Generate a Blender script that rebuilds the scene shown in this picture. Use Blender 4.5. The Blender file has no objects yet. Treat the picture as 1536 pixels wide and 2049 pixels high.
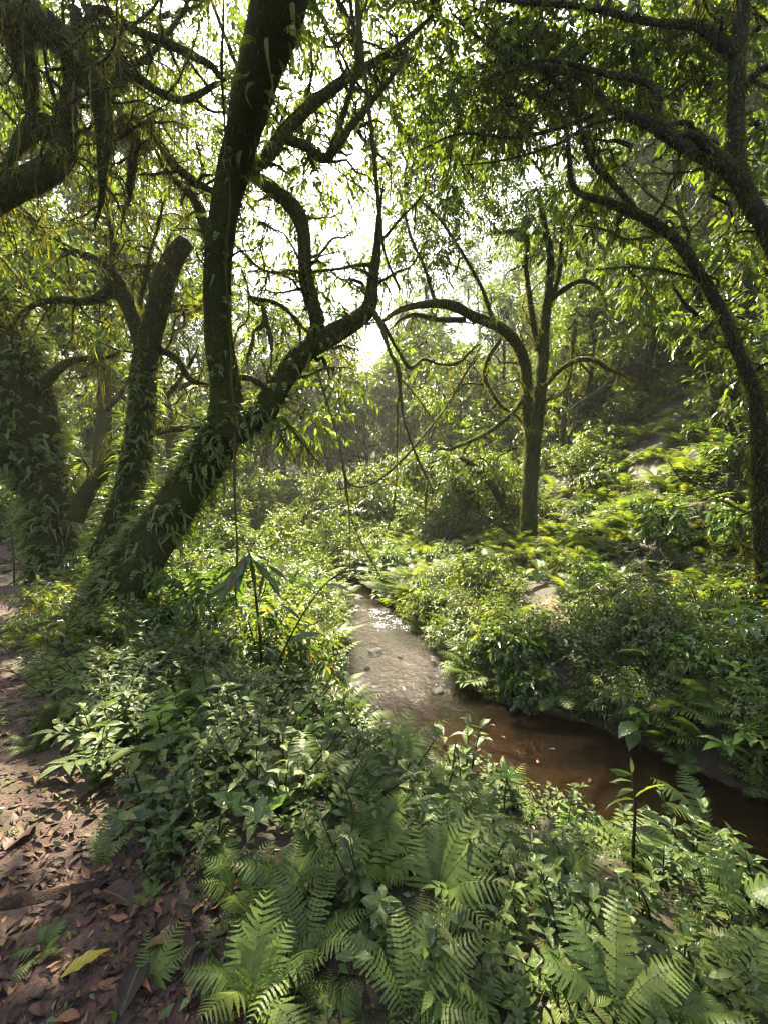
import bpy, math, random
import numpy as np
from mathutils import Vector, Matrix

rng = np.random.default_rng(11)
random.seed(5)
S = bpy.context.scene
COL = S.collection
R_ = math.radians

# ------------------------------------------------------------------ camera, world, sun, exposure
CAM = np.array([0.0, 0.0, 1.6])
TV = 1.2                       # tangent of half the vertical field of view
TH = TV * 767 / 1024
cd = bpy.data.cameras.new('camera'); cam = bpy.data.objects.new('camera', cd); COL.objects.link(cam)
cam.location = CAM; cam.rotation_euler = (R_(90), 0, 0)
cd.sensor_fit = 'VERTICAL'; cd.sensor_height = 24; cd.sensor_width = 18; cd.lens = 12 / TV
cd.clip_start = .05; cd.clip_end = 1000
S.camera = cam

SUN_EL, SUN_AZ = R_(53), R_(-16)          # azimuth from +y, positive towards +x
SUND = np.array([math.sin(SUN_AZ) * math.cos(SUN_EL), math.cos(SUN_AZ) * math.cos(SUN_EL), math.sin(SUN_EL)])
w = bpy.data.worlds.new('World'); S.world = w; w.use_nodes = True
nt = w.node_tree; nt.nodes.clear()
sky = nt.nodes.new('ShaderNodeTexSky'); sky.sky_type = 'NISHITA'; sky.sun_disc = False
sky.sun_elevation = SUN_EL; sky.sun_rotation = SUN_AZ
sky.air_density = 1.0; sky.dust_density = 6.0; sky.ozone_density = 1.0; sky.altitude = 900
bg = nt.nodes.new('ShaderNodeBackground'); bg.inputs['Strength'].default_value = .085
wo = nt.nodes.new('ShaderNodeOutputWorld')
hsv = nt.nodes.new('ShaderNodeHueSaturation'); hsv.inputs['Saturation'].default_value = .65
nt.links.new(sky.outputs[0], hsv.inputs['Color']); nt.links.new(hsv.outputs[0], bg.inputs[0]); nt.links.new(bg.outputs[0], wo.inputs[0])
sl = bpy.data.lights.new('sun', 'SUN'); sun = bpy.data.objects.new('sun', sl); COL.objects.link(sun)
sl.energy = 5.0; sl.angle = R_(.55); sl.color = (1, .88, .62)
sun.rotation_euler = Vector(SUND).to_track_quat('Z', 'Y').to_euler()
S.view_settings.view_transform = 'Standard'; S.view_settings.look = 'None'
S.view_settings.exposure = 2.7; S.view_settings.gamma = 1
S.render.engine = 'CYCLES'
cy = S.cycles
cy.max_bounces = 7; cy.diffuse_bounces = 4; cy.glossy_bounces = 2; cy.transmission_bounces = 4; cy.transparent_max_bounces = 6; cy.volume_bounces = 1
cy.caustics_reflective = False; cy.caustics_refractive = False
cy.sample_clamp_indirect = 2.5; cy.sample_clamp_direct = 0
cy.use_denoising = True; cy.denoiser = 'OPENIMAGEDENOISE'
try: cy.denoising_prefilter = 'ACCURATE'
except Exception: pass
cy.use_adaptive_sampling = True; cy.adaptive_threshold = .008; cy.filter_width = 1.2

# ------------------------------------------------------------------ pixel helper (photo pixel + distance -> point in the place)
def at(px, py, d):
    return np.array([(px - 768) / 768 * TH * d, d, CAM[2] - (py - 1024.5) / 1024.5 * TV * d])
PXM = TH / 768                 # metres per photo pixel at 1 m distance

# ------------------------------------------------------------------ materials
def ramp(nt, fac, stops):
    n = nt.nodes.new('ShaderNodeValToRGB')
    e = n.color_ramp.elements
    while len(e) < len(stops): e.new(.5)
    for k, (p, c) in enumerate(stops):
        e[k].position = p; e[k].color = (*c, 1)
    nt.links.new(fac, n.inputs[0]); return n.outputs[0]
def new_mat(name):
    m = bpy.data.materials.new(name); m.use_nodes = True
    m.node_tree.nodes.clear()
    o = m.node_tree.nodes.new('ShaderNodeOutputMaterial')
    return m, m.node_tree, o
def val(nt, op, a, b):
    n = nt.nodes.new('ShaderNodeMath'); n.operation = op
    for i, x in enumerate((a, b)):
        if x is None: continue
        if isinstance(x, (int, float)): n.inputs[i].default_value = x
        else: nt.links.new(x, n.inputs[i])
    return n.outputs[0]
def noise(nt, scale, detail=3, rough=.55, vec=None):
    n = nt.nodes.new('ShaderNodeTexNoise'); n.inputs['Scale'].default_value = scale
    n.inputs['Detail'].default_value = detail; n.inputs['Roughness'].default_value = rough
    if vec is not None: nt.links.new(vec, n.inputs['Vector'])
    return n.outputs[0]
def mixc(nt, fac, a, b):
    n = nt.nodes.new('ShaderNodeMix'); n.data_type = 'RGBA'
    if isinstance(fac, float): n.inputs[0].default_value = fac
    else: nt.links.new(fac, n.inputs[0])
    for i, x in ((6, a), (7, b)):
        if isinstance(x, tuple): n.inputs[i].default_value = (*x, 1)
        else: nt.links.new(x, n.inputs[i])
    return n.outputs[2]
def leaf_mat(name, stops, trans, transcol=(1.7, 1.9, .7), rough=.35, spec=.5, objrand=.6, vein=.55):
    m, nt, o = new_mat(name)
    at_ = nt.nodes.new('ShaderNodeAttribute'); at_.attribute_name = 'rnd'
    oi = nt.nodes.new('ShaderNodeObjectInfo')
    f = val(nt, 'FRACT', val(nt, 'ADD', at_.outputs['Fac'], val(nt, 'MULTIPLY', oi.outputs['Random'], objrand)), None)
    c = ramp(nt, f, stops)
    tc = nt.nodes.new('ShaderNodeTexCoord')
    nz = noise(nt, 9.0, 2, .5, tc.outputs['Object'])
    hs = nt.nodes.new('ShaderNodeHueSaturation'); nt.links.new(c, hs.inputs['Color'])
    nt.links.new(val(nt, 'ADD', val(nt, 'MULTIPLY', nz, .7), .65), hs.inputs['Value'])
    # veins: a pale midrib and slanting side veins, from the leaf's own coordinates
    la = nt.nodes.new('ShaderNodeAttribute'); la.attribute_name = 'lc'; sx = nt.nodes.new('ShaderNodeSeparateXYZ'); nt.links.new(la.outputs['Vector'], sx.inputs[0])
    w_ = val(nt, 'SINE', val(nt, 'MULTIPLY', val(nt, 'SUBTRACT', val(nt, 'MULTIPLY', sx.outputs[0], 8.0), val(nt, 'MULTIPLY', sx.outputs[1], 1.6)), 6.283), None)
    mid = nt.nodes.new('ShaderNodeMapRange'); nt.links.new(sx.outputs[1], mid.inputs[0]); mid.inputs[1].default_value = .0; mid.inputs[2].default_value = .10; mid.inputs[3].default_value = 1; mid.inputs[4].default_value = 0
    isl = val(nt, 'GREATER_THAN', sx.outputs[0], -.5)
    bmp = nt.nodes.new('ShaderNodeBump'); bmp.inputs['Strength'].default_value = vein; bmp.inputs['Distance'].default_value = .004
    nt.links.new(val(nt, 'ADD', val(nt, 'MULTIPLY', val(nt, 'MULTIPLY', w_, isl), .5), val(nt, 'MULTIPLY', nz, 2.0)), bmp.inputs['Height'])
    lt = nt.nodes.new('ShaderNodeMix'); lt.data_type = 'RGBA'; nt.links.new(val(nt, 'MULTIPLY', val(nt, 'MULTIPLY', mid.outputs[0], isl), .35), lt.inputs[0]); nt.links.new(hs.outputs[0], lt.inputs[6]); lt.inputs[7].default_value = (.16, .2, .08, 1)
    p = nt.nodes.new('ShaderNodeBsdfPrincipled'); nt.links.new(lt.outputs[2], p.inputs['Base Color']); nt.links.new(bmp.outputs[0], p.inputs['Normal'])
    p.inputs['Roughness'].default_value = rough; p.inputs['Specular IOR Level'].default_value = spec
    t = nt.nodes.new('ShaderNodeBsdfTranslucent')
    mul = nt.nodes.new('ShaderNodeMix'); mul.data_type = 'RGBA'; mul.blend_type = 'MULTIPLY'; mul.inputs[0].default_value = 1
    nt.links.new(hs.outputs[0], mul.inputs[6]); mul.inputs[7].default_value = (*transcol, 1)
    nt.links.new(mul.outputs[2], t.inputs[0])
    mx = nt.nodes.new('ShaderNodeMixShader'); mx.inputs[0].default_value = trans
    nt.links.new(p.outputs[0], mx.inputs[1]); nt.links.new(t.outputs[0], mx.inputs[2])
    nt.links.new(mx.outputs[0], o.inputs[0]); return m

M = {}
M['canopy'] = leaf_mat('canopy_leaf', [(0, (.026, .045, .015)), (.4, (.042, .068, .019)), (.8, (.07, .10, .024)), (1, (.12, .14, .03))], .42, (2.5, 2.5, .62), .36)
M['fern'] = leaf_mat('fern_green', [(0, (.045, .08, .022)), (.5, (.078, .12, .028)), (.82, (.115, .16, .034)), (.95, (.15, .17, .045)), (1, (.16, .10, .04))], .42, (2.2, 2.0, .55), .45, .28)
M['herb'] = leaf_mat('herb_green', [(0, (.03, .058, .02)), (.5, (.055, .09, .026)), (.85, (.09, .135, .032)), (1, (.14, .16, .04))], .36, (2.1, 1.9, .55), .3, .5)
M['bright'] = leaf_mat('young_leaf', [(0, (.10, .20, .03)), (.6, (.14, .25, .035)), (1, (.19, .28, .04))], .40, (1.8, 1.7, .6), .3, .5)
M['broad'] = leaf_mat('broad_leaf', [(0, (.04, .08, .02)), (.6, (.06, .11, .026)), (1, (.10, .155, .035))], .35, (2, 1.9, .6), .22, .55)
M['yellow'] = leaf_mat('yellow_leaf', [(0, (.30, .24, .02)), (.5, (.36, .30, .03)), (1, (.28, .28, .04))], .3, (1.4, 1.3, .7), .35, .5)
M['litter'] = leaf_mat('dead_leaf', [(0, (.018, .011, .009)), (.5, (.04, .021, .016)), (.8, (.075, .035, .024)), (.95, (.15, .07, .037)), (1, (.24, .14, .065))], .1, (1, .9, .8), .55, .22, 1.0, .15)
M['epiphyte'] = leaf_mat('epiphyte_green', [(0, (.055, .095, .03)), (.5, (.10, .15, .042)), (1, (.17, .21, .06))], .4, (2.0, 1.9, .6), .45, .35)
M['moss'] = leaf_mat('moss_green', [(0, (.035, .045, .014)), (.4, (.06, .075, .018)), (.8, (.10, .115, .022)), (1, (.15, .15, .03))], .5, (1.9, 1.7, .5), .8, .1)
M['hang'] = leaf_mat('hanging_moss_green', [(0, (.045, .05, .022)), (.5, (.075, .085, .03)), (1, (.14, .14, .035))], .5, (1.8, 1.6, .5), .8, .1)
M['moss_sun_tint'] = leaf_mat('yellow_moss', [(0, (.07, .075, .022)), (.5, (.11, .115, .03)), (1, (.17, .165, .04))], .5, (1.8, 1.6, .5), .8, .1)  # paler, yellower copy of the hanging moss, sunlight put into its colour

def bark_mat(name, c1, c2, moss, amount, scale=6.0):
    m, nt, o = new_mat(name)
    tc = nt.nodes.new('ShaderNodeTexCoord'); ob = tc.outputs['Object']
    n1 = noise(nt, scale, 6, .65, ob); n2 = noise(nt, scale * 4, 5, .7, ob); n3 = noise(nt, scale * .45, 4, .6, ob)
    base = ramp(nt, n1, [(.3, c1), (.7, c2)])
    base = mixc(nt, ramp(nt, n2, [(.55, (0, 0, 0)), (.75, (1, 1, 1))]), base, tuple(min(1, x * 1.7) for x in c2))
    mossc = ramp(nt, n2, [(.3, tuple(x * .5 for x in moss)), (.75, moss)])
    mf = ramp(nt, val(nt, 'ADD', val(nt, 'MULTIPLY', n3, .7), val(nt, 'MULTIPLY', n2, .3)), [(max(.02, .62 - amount * .5), (0, 0, 0)), (min(.98, .78 - amount * .5), (1, 1, 1))])
    c = mixc(nt, mf, base, mossc)
    p = nt.nodes.new('ShaderNodeBsdfPrincipled'); nt.links.new(c, p.inputs['Base Color'])
    p.inputs['Roughness'].default_value = .85; p.inputs['Specular IOR Level'].default_value = .12
    b = nt.nodes.new('ShaderNodeBump'); b.inputs['Strength'].default_value = 1; b.inputs['Distance'].default_value = .06
    nt.links.new(val(nt, 'ADD', n2, n1), b.inputs['Height']); nt.links.new(b.outputs[0], p.inputs['Normal'])
    nt.links.new(p.outputs[0], o.inputs[0]); return m
M['bark'] = bark_mat('mossy_bark', (.020, .017, .012), (.05, .042, .03), (.055, .07, .014), .62)
M['bark_clean'] = bark_mat('dark_bark', (.016, .013, .011), (.04, .034, .027), (.045, .058, .014), .35)
M['bark_mossy'] = bark_mat('thick_moss_bark', (.02, .02, .012), (.045, .042, .025), (.06, .075, .016), .75)
M['liana'] = bark_mat('liana_bark', (.05, .042, .025), (.10, .085, .05), (.12, .13, .03), .5, 14)
M['stem'] = bark_mat('plant_stem', (.03, .035, .015), (.06, .06, .025), (.06, .09, .02), .3, 30)
M['deadwood'] = bark_mat('wet_dead_wood', (.03, .02, .016), (.085, .058, .045), (.05, .055, .02), .15, 12)

def rock_mat():
    m, nt, o = new_mat('wet_rock')
    tc = nt.nodes.new('ShaderNodeTexCoord'); n1 = noise(nt, 7, 5, .6, tc.outputs['Object'])
    c = ramp(nt, n1, [(.35, (.010, .008, .007)), (.6, (.026, .022, .018)), (.8, (.022, .026, .010))])
    p = nt.nodes.new('ShaderNodeBsdfPrincipled'); nt.links.new(c, p.inputs['Base Color']); p.inputs['Roughness'].default_value = .6; p.inputs['Specular IOR Level'].default_value = .25
    b = nt.nodes.new('ShaderNodeBump'); b.inputs['Strength'].default_value = .6; b.inputs['Distance'].default_value = .02
    nt.links.new(noise(nt, 25, 4, .6, tc.outputs['Object']), b.inputs['Height']); nt.links.new(b.outputs[0], p.inputs['Normal'])
    nt.links.new(p.outputs[0], o.inputs[0]); return m
M['rock'] = rock_mat()

def ground_mat():
    m, nt, o = new_mat('forest_soil')
    tc = nt.nodes.new('ShaderNodeTexCoord'); ob = tc.outputs['Object']
    a = nt.nodes.new('ShaderNodeAttribute'); a.attribute_name = 'path'
    r = nt.nodes.new('ShaderNodeAttribute'); r.attribute_name = 'redsoil'
    b_ = nt.nodes.new('ShaderNodeAttribute'); b_.attribute_name = 'bed'
    n1 = noise(nt, 3, 6, .65, ob); n2 = noise(nt, 22, 5, .7, ob); n3 = noise(nt, 70, 4, .7, ob)
    soil = ramp(nt, n1, [(.3, (.022, .018, .011)), (.6, (.04, .032, .018)), (.8, (.045, .05, .018))])
    lit = ramp(nt, n2, [(.28, (.022, .011, .009)), (.5, (.06, .030, .024)), (.72, (.11, .056, .043))])
    lit = mixc(nt, ramp(nt, n3, [(.58, (0, 0, 0)), (.72, (1, 1, 1))]), lit, (.12, .07, .052))
    moss = ramp(nt, n1, [(.52, (0, 0, 0)), (.68, (1, 1, 1))])
    lit = mixc(nt, val(nt, 'MULTIPLY', moss, .55), lit, (.06, .065, .02))
    c = mixc(nt, a.outputs['Fac'], soil, lit)
    c = mixc(nt, r.outputs['Fac'], c, ramp(nt, n2, [(.3, (.10, .045, .03)), (.7, (.22, .11, .075))]))
    c = mixc(nt, b_.outputs['Fac'], c, ramp(nt, n2, [(.3, (.018, .013, .010)), (.7, (.05, .034, .022))]))
    p = nt.nodes.new('ShaderNodeBsdfPrincipled'); nt.links.new(c, p.inputs['Base Color'])
    p.inputs['Specular IOR Level'].default_value = .4
    nt.links.new(ramp(nt, n1, [(.3, (.45,) * 3), (.7, (.85,) * 3)]), p.inputs['Roughness'])
    b = nt.nodes.new('ShaderNodeBump'); b.inputs['Strength'].default_value = 1; b.inputs['Distance'].default_value = .03
    nt.links.new(val(nt, 'ADD', n2, val(nt, 'MULTIPLY', n3, .5)), b.inputs['Height']); nt.links.new(b.outputs[0], p.inputs['Normal'])
    nt.links.new(p.outputs[0], o.inputs[0]); return m
M['ground'] = ground_mat()

def water_mat():
    m, nt, o = new_mat('stream_water')
    tc = nt.nodes.new('ShaderNodeTexCoord'); ob = tc.outputs['Object']
    a = nt.nodes.new('ShaderNodeAttribute'); a.attribute_name = 'riffle'
    mp = nt.nodes.new('ShaderNodeMapping'); nt.links.new(ob, mp.inputs[0]); mp.inputs['Scale'].default_value = (1, .7, 1)
    n1 = noise(nt, 7, 3, .5, mp.outputs[0]); n2 = noise(nt, 24, 4, .6, mp.outputs[0])
    h = val(nt, 'ADD', val(nt, 'MULTIPLY', n1, .25), val(nt, 'MULTIPLY', val(nt, 'MULTIPLY', n2, a.outputs['Fac']), .32))
    h = val(nt, 'ADD', h, val(nt, 'MULTIPLY', n2, .06))
    h = val(nt, 'ADD', h, val(nt, 'MULTIPLY', val(nt, 'MULTIPLY', noise(nt, 11, 2, .5, mp.outputs[0]), a.outputs['Fac']), .75))
    b = nt.nodes.new('ShaderNodeBump'); b.inputs['Strength'].default_value = 1; b.inputs['Distance'].default_value = .07
    nt.links.new(h, b.inputs['Height'])
    g = nt.nodes.new('ShaderNodeBsdfGlossy'); nt.links.new(val(nt, 'ADD', val(nt, 'MULTIPLY', a.outputs['Fac'], .035), .02), g.inputs['Roughness']); nt.links.new(b.outputs[0], g.inputs['Normal'])
    t = nt.nodes.new('ShaderNodeBsdfTransparent'); t.inputs[0].default_value = (.42, .32, .22, 1)
    d = nt.nodes.new('ShaderNodeBsdfDiffuse'); d.inputs[0].default_value = (.06, .04, .024, 1)
    body = nt.nodes.new('ShaderNodeMixShader'); body.inputs[0].default_value = .08
    nt.links.new(t.outputs[0], body.inputs[1]); nt.links.new(d.outputs[0], body.inputs[2])
    fr = nt.nodes.new('ShaderNodeFresnel'); fr.inputs['IOR'].default_value = 1.33; nt.links.new(b.outputs[0], fr.inputs['Normal'])
    mx = nt.nodes.new('ShaderNodeMixShader'); nt.links.new(fr.outputs[0], mx.inputs[0])
    nt.links.new(body.outputs[0], mx.inputs[1]); nt.links.new(g.outputs[0], mx.inputs[2])
    foam_glint = nt.nodes.new('ShaderNodeBsdfDiffuse'); foam_glint.inputs[0].default_value = (.62, .61, .68, 1)  # pale streaks: whitewater plus sun and sky glitter painted as diffuse colour
    mq = nt.nodes.new('ShaderNodeMapping'); nt.links.new(ob, mq.inputs[0]); mq.inputs['Scale'].default_value = (1, .4, 1); mq.inputs['Rotation'].default_value = (0, 0, .25)
    ff = ramp(nt, val(nt, 'MULTIPLY', val(nt, 'ADD', val(nt, 'MULTIPLY', noise(nt, 42, 4, .7, mq.outputs[0]), .6), val(nt, 'MULTIPLY', noise(nt, 4.5, 3, .6, ob), .4)), a.outputs['Fac']), [(.66, (0, 0, 0)), (.77, (.9, .9, .9))])
    base_f = val(nt, 'MULTIPLY', a.outputs['Fac'], .0)
    mf = nt.nodes.new('ShaderNodeMixShader'); nt.links.new(val(nt, 'MINIMUM', val(nt, 'ADD', ff, base_f), .8), mf.inputs[0])
    nt.links.new(mx.outputs[0], mf.inputs[1]); nt.links.new(foam_glint.outputs[0], mf.inputs[2])
    nt.links.new(mf.outputs[0], o.inputs[0]); return m
M['water'] = water_mat()

# ------------------------------------------------------------------ geometry accumulator
class G:
    def __init__(s): s.V = []; s.T = []; s.Rn = []; s.MI = []; s.LC = []; s.n = 0
    def add(s, v, t, r=None, mi=0, lc=None):
        v = np.asarray(v, float).reshape(-1, 3); t = np.asarray(t, int).reshape(-1, 3)
        if len(v) == 0: return s
        s.V.append(v); s.T.append(t + s.n); s.n += len(v)
        s.Rn.append(np.full(len(v), rng.random()) if r is None else np.broadcast_to(np.asarray(r, float), (len(v),)))
        s.MI.append(np.full(len(t), mi)); s.LC.append(np.zeros((len(v), 2)) - 1 if lc is None else np.asarray(lc, float)); return s
    def cat(s):
        if not s.V: return np.zeros((0, 3)), np.zeros((0, 3), int), np.zeros(0), np.zeros(0, int)
        v, t, r, m = np.concatenate(s.V), np.concatenate(s.T), np.concatenate(s.Rn), np.concatenate(s.MI)
        s.V, s.T, s.Rn, s.MI, s.LC = [v], [t], [r], [m], [np.concatenate(s.LC)]; return v, t, r, m
    def join(s, g, Mx=None, sc=1.0, r=None):
        v, t, rr, m = g.cat()
        if len(v) == 0: return s
        if Mx is not None:
            A = np.array(Mx); v = v @ A[:3, :3].T + A[:3, 3]
        s.V.append(v); s.T.append(t + s.n); s.n += len(v); s.MI.append(m); s.LC.append(g.LC[0])
        s.Rn.append(rr if r is None else np.mod(rr + r, .999)); return s
    def mesh(s, name, mats, smooth=True):
        v, t, r, m = s.cat()
        me = bpy.data.meshes.new(name)
        me.vertices.add(len(v)); me.loops.add(len(t) * 3); me.polygons.add(len(t))
        me.vertices.foreach_set('co', v.astype(np.float32).ravel())
        me.loops.foreach_set('vertex_index', t.astype(np.int32).ravel())
        me.polygons.foreach_set('loop_start', np.arange(0, len(t) * 3, 3, dtype=np.int32))
        try: me.polygons.foreach_set('loop_total', np.full(len(t), 3, dtype=np.int32))
        except Exception: pass
        me.polygons.foreach_set('material_index', m.astype(np.int32))
        me.polygons.foreach_set('use_smooth', np.full(len(t), smooth))
        a = me.attributes.new('rnd', 'FLOAT', 'POINT'); a.data.foreach_set('value', r.astype(np.float32))
        a = me.attributes.new('lc', 'FLOAT2', 'POINT'); a.data.foreach_set('vector', s.LC[0].astype(np.float32).ravel())
        for x in (mats if isinstance(mats, (list, tuple)) else [mats]): me.materials.append(M[x])
        me.update(calc_edges=True); return me
def obj(name, mesh, parent=None, label=None, cat=None, group=None, kind=None, loc=None, rot=None, sc=None):
    o = bpy.data.objects.new(name, mesh); COL.objects.link(o)
    if parent is not None: o.parent = parent
    if loc is not None: o.location = loc
    if rot is not None: o.rotation_euler = rot
    if sc is not None: o.scale = (sc,) * 3 if isinstance(sc, (int, float)) else sc
    for k, v in (('label', label), ('category', cat), ('group', group), ('kind', kind)):
        if v: o[k] = v
    return o
def mat4(loc, yaw=0, pitch=0, roll=0, sc=1.0):
    return Matrix.Translation(Vector(loc)) @ Matrix.Rotation(yaw, 4, 'Z') @ Matrix.Rotation(-pitch, 4, 'Y') @ Matrix.Rotation(roll, 4, 'X') @ Matrix.Scale(sc, 4)
def nrm(a): return a / np.maximum(np.linalg.norm(a, axis=-1, keepdims=True), 1e-9)

# ------------------------------------------------------------------ terrain
def _hash(i, j, s):
    n = (i * 374761393 + j * 668265263 + s * 1442695041) & 0xffffffff
    n = ((n ^ (n >> 13)) * 1274126177) & 0xffffffff
    return ((n ^ (n >> 16)) & 0xffff) / 65535.0
def vnoise(x, y, s=0):
    x = np.asarray(x, float); y = np.asarray(y, float)
    i = np.floor(x).astype(np.int64); j = np.floor(y).astype(np.int64); u = x - i; v = y - j
    u = u * u * (3 - 2 * u); v = v * v * (3 - 2 * v)
    return (_hash(i, j, s) * (1 - u) + _hash(i + 1, j, s) * u) * (1 - v) + (_hash(i, j + 1, s) * (1 - u) + _hash(i + 1, j + 1, s) * u) * v
def fbm(x, y, s=0, o=4):
    t = 0; a = .5
    for k in range(o): t = t + a * (vnoise(x * 2 ** k, y * 2 ** k, s + k) - .5); a *= .5
    return t
def sst(a, b, x):
    t = np.clip((x - a) / (b - a), 0, 1); return t * t * (3 - 2 * t)
STREAM = np.array([  # x, y, half width, water height; from downstream (behind the right edge) to upstream
    (16, -9, 1.1, -.86), (9, -3.5, 1.0, -.83), (5.0, .55, .75, -.80), (3.3, 2.2, .74, -.77), (2.2, 3.5, .76, -.76), (1.6, 4.1, .86, -.755), (.82, 4.6, .98, -.75),
    (.30, 5.4, .92, -.74), (.14, 6.4, .84, -.64), (-.04, 7.6, .74, -.56), (-.2, 8.7, .64, -.51), (-.5, 10.2, .62, -.47), (-1.1, 11.8, .6, -.42), (-2.2, 13.8, .6, -.35),
    (-3.2, 17, .7, -.2), (-3.0, 22, .7, .1), (-4.5, 30, .7, .8), (-4, 45, .7, 3), (-6, 75, .7, 12), (-6, 140, .7, 30)])
def stream(x, y):
    x = np.asarray(x, float); y = np.asarray(y, float)
    best = np.full(x.shape, 1e9); hw = np.zeros(x.shape); wz = np.zeros(x.shape); sd = np.zeros(x.shape)
    for a, b in zip(STREAM[:-1], STREAM[1:]):
        d = b[:2] - a[:2]; L2 = d @ d
        t = np.clip(((x - a[0]) * d[0] + (y - a[1]) * d[1]) / L2, 0, 1)
        ex = x - a[0] - t * d[0]; ey = y - a[1] - t * d[1]; q = np.hypot(ex, ey)
        k = q < best
        best = np.where(k, q, best); hw = np.where(k, a[2] + t * (b[2] - a[2]), hw); wz = np.where(k, a[3] + t * (b[3] - a[3]), wz)
        sd = np.where(k, np.sign(d[0] * ey - d[1] * ex), sd)
    return best, hw, wz, sd         # side: -1 right hand going upstream (the hillside), +1 left (the trail)
PATH = np.array([(3.0, -3), (.45, .6), (-.45, 1.35), (-1.25, 2.15), (-2.2, 2.9), (-3.4, 4.2), (-4.7, 5.8), (-6.3, 8.2), (-8.6, 11.5), (-12, 15), (-20, 20)])
def path_in(x, y):      # signed distance into the trail from its edge, positive on the trail
    best = np.full(np.shape(x), 1e9); sg = np.zeros(np.shape(x))
    for a, b in zip(PATH[:-1], PATH[1:]):
        d = b - a; t = np.clip(((x - a[0]) * d[0] + (y - a[1]) * d[1]) / (d @ d), 0, 1)
        ex = x - a[0] - t * d[0]; ey = y - a[1] - t * d[1]; q = np.hypot(ex, ey); k = q < best
        best = np.where(k, q, best); sg = np.where(k, np.sign(d[0] * ey - d[1] * ex), sg)
    return best * sg
TRACK = np.array([(2.35, 5.9), (2.55, 6.4), (2.75, 7.0)])
def track_d(x, y):
    best = np.full(np.shape(x), 1e9)
    for a, b in zip(TRACK[:-1], TRACK[1:]):
        d = b - a; t = np.clip(((x - a[0]) * d[0] + (y - a[1]) * d[1]) / (d @ d), 0, 1)
        best = np.minimum(best, np.hypot(x - a[0] - t * d[0], y - a[1] - t * d[1]))
    return best
def height(x, y):
    x = np.asarray(x, float); y = np.asarray(y, float)
    q, hw, wz, sd = stream(x, y)
    s = q - hw + .25 * (vnoise(x * 1.3, y * 1.3, 7) - .5)
    sp = np.maximum(s, 0)
    s1 = np.minimum(sp, 15)
    right = wz + .42 * sst(0, .55, s) + .10 * s1 + .038 * s1 ** 2 + .62 * np.clip(sp - 15, 0, 26) + .2 * np.clip(sp - 41, 0, 60)
    flat = np.maximum(.012 * np.maximum(y - 5, 0) ** 1.3, 0) + .05 * np.maximum(-x - 4, 0)
    bankh = np.maximum(flat - wz, .3)
    left = wz + .22 * sst(0, .3, s) + (bankh - .22) * sst(.1, 1.9, s) + .45 * np.clip(sp - 15, 0, 40)
    z = np.where(sd < 0, right, left)
    bed = wz - .04 - .22 * sst(0, .5, -s)
    z = np.where(s < 0, bed, z)
    z = z + .30 * np.clip(y - 34, 0, 60) * sst(34, 50, y) * sst(2, 14, s)
    far = sst(3, 12, sp)
    z = z + fbm(x * .35, y * .35, 3) * .5 * sst(.3, 4, sp) + fbm(x * 2.2, y * 2.2, 9) * .10 * sst(.0, .6, sp) + far * fbm(x * .08, y * .08, 21) * 3
    z = np.where(z > 12, 12 + 18 * np.tanh((z - 12) / 18), z)
    return z
def hz(x, y): return float(height(np.array([x]), np.array([y]))[0])
def gp(px, py):     # ground point seen at a photo pixel
    d = np.linspace(.9, 60, 2400); P = np.stack([(px - 768) * PXM * d, d, CAM[2] - (py - 1024.5) / 1024.5 * TV * d], 1)
    k = np.argmax(P[:, 2] < height(P[:, 0], P[:, 1])); 
    return P[k] if P[k, 2] < hz(P[k, 0], P[k, 1]) + 1e-6 else P[-1]
u = np.linspace(-1, 1, 330); k_ = 5.2
gx = np.sinh(u * k_) / math.sinh(k_) * 112 + .6
v_ = np.linspace(-.6, 1, 330)
gy = np.sinh(v_ * k_) / math.sinh(k_) * 112 + 4
XX, YY = np.meshgrid(gx, gy); ZZ = height(XX.ravel(), YY.ravel())
nx, ny = len(gx), len(gy)
idx = np.arange(nx * ny).reshape(ny, nx)
q4 = np.stack([idx[:-1, :-1], idx[:-1, 1:], idx[1:, 1:], idx[1:, :-1]], -1).reshape(-1, 4)
g = G(); g.add(np.stack([XX.ravel(), YY.ravel(), ZZ], 1), np.concatenate([q4[:, [0, 1, 2]], q4[:, [0, 2, 3]]]), 0)
gm = g.mesh('ground', 'ground')
pin = path_in(XX.ravel(), YY.ravel()); qs = stream(XX.ravel(), YY.ravel())
for nm, dat in (('path', sst(-.25, .35, pin + .5 * fbm(XX.ravel() * 2, YY.ravel() * 2, 4)) * sst(3.4, 2.6, pin)),
                ('redsoil', sst(.26, .08, track_d(XX.ravel(), YY.ravel()))), ('bed', sst(.12, -.1, qs[0] - qs[1]))):
    a = gm.attributes.new(nm, 'FLOAT', 'POINT'); a.data.foreach_set('value', np.asarray(dat, np.float32))
obj('ground', gm, kind='structure', label='dark forest soil with a reddish leaf littered trail', cat='ground')

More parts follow.
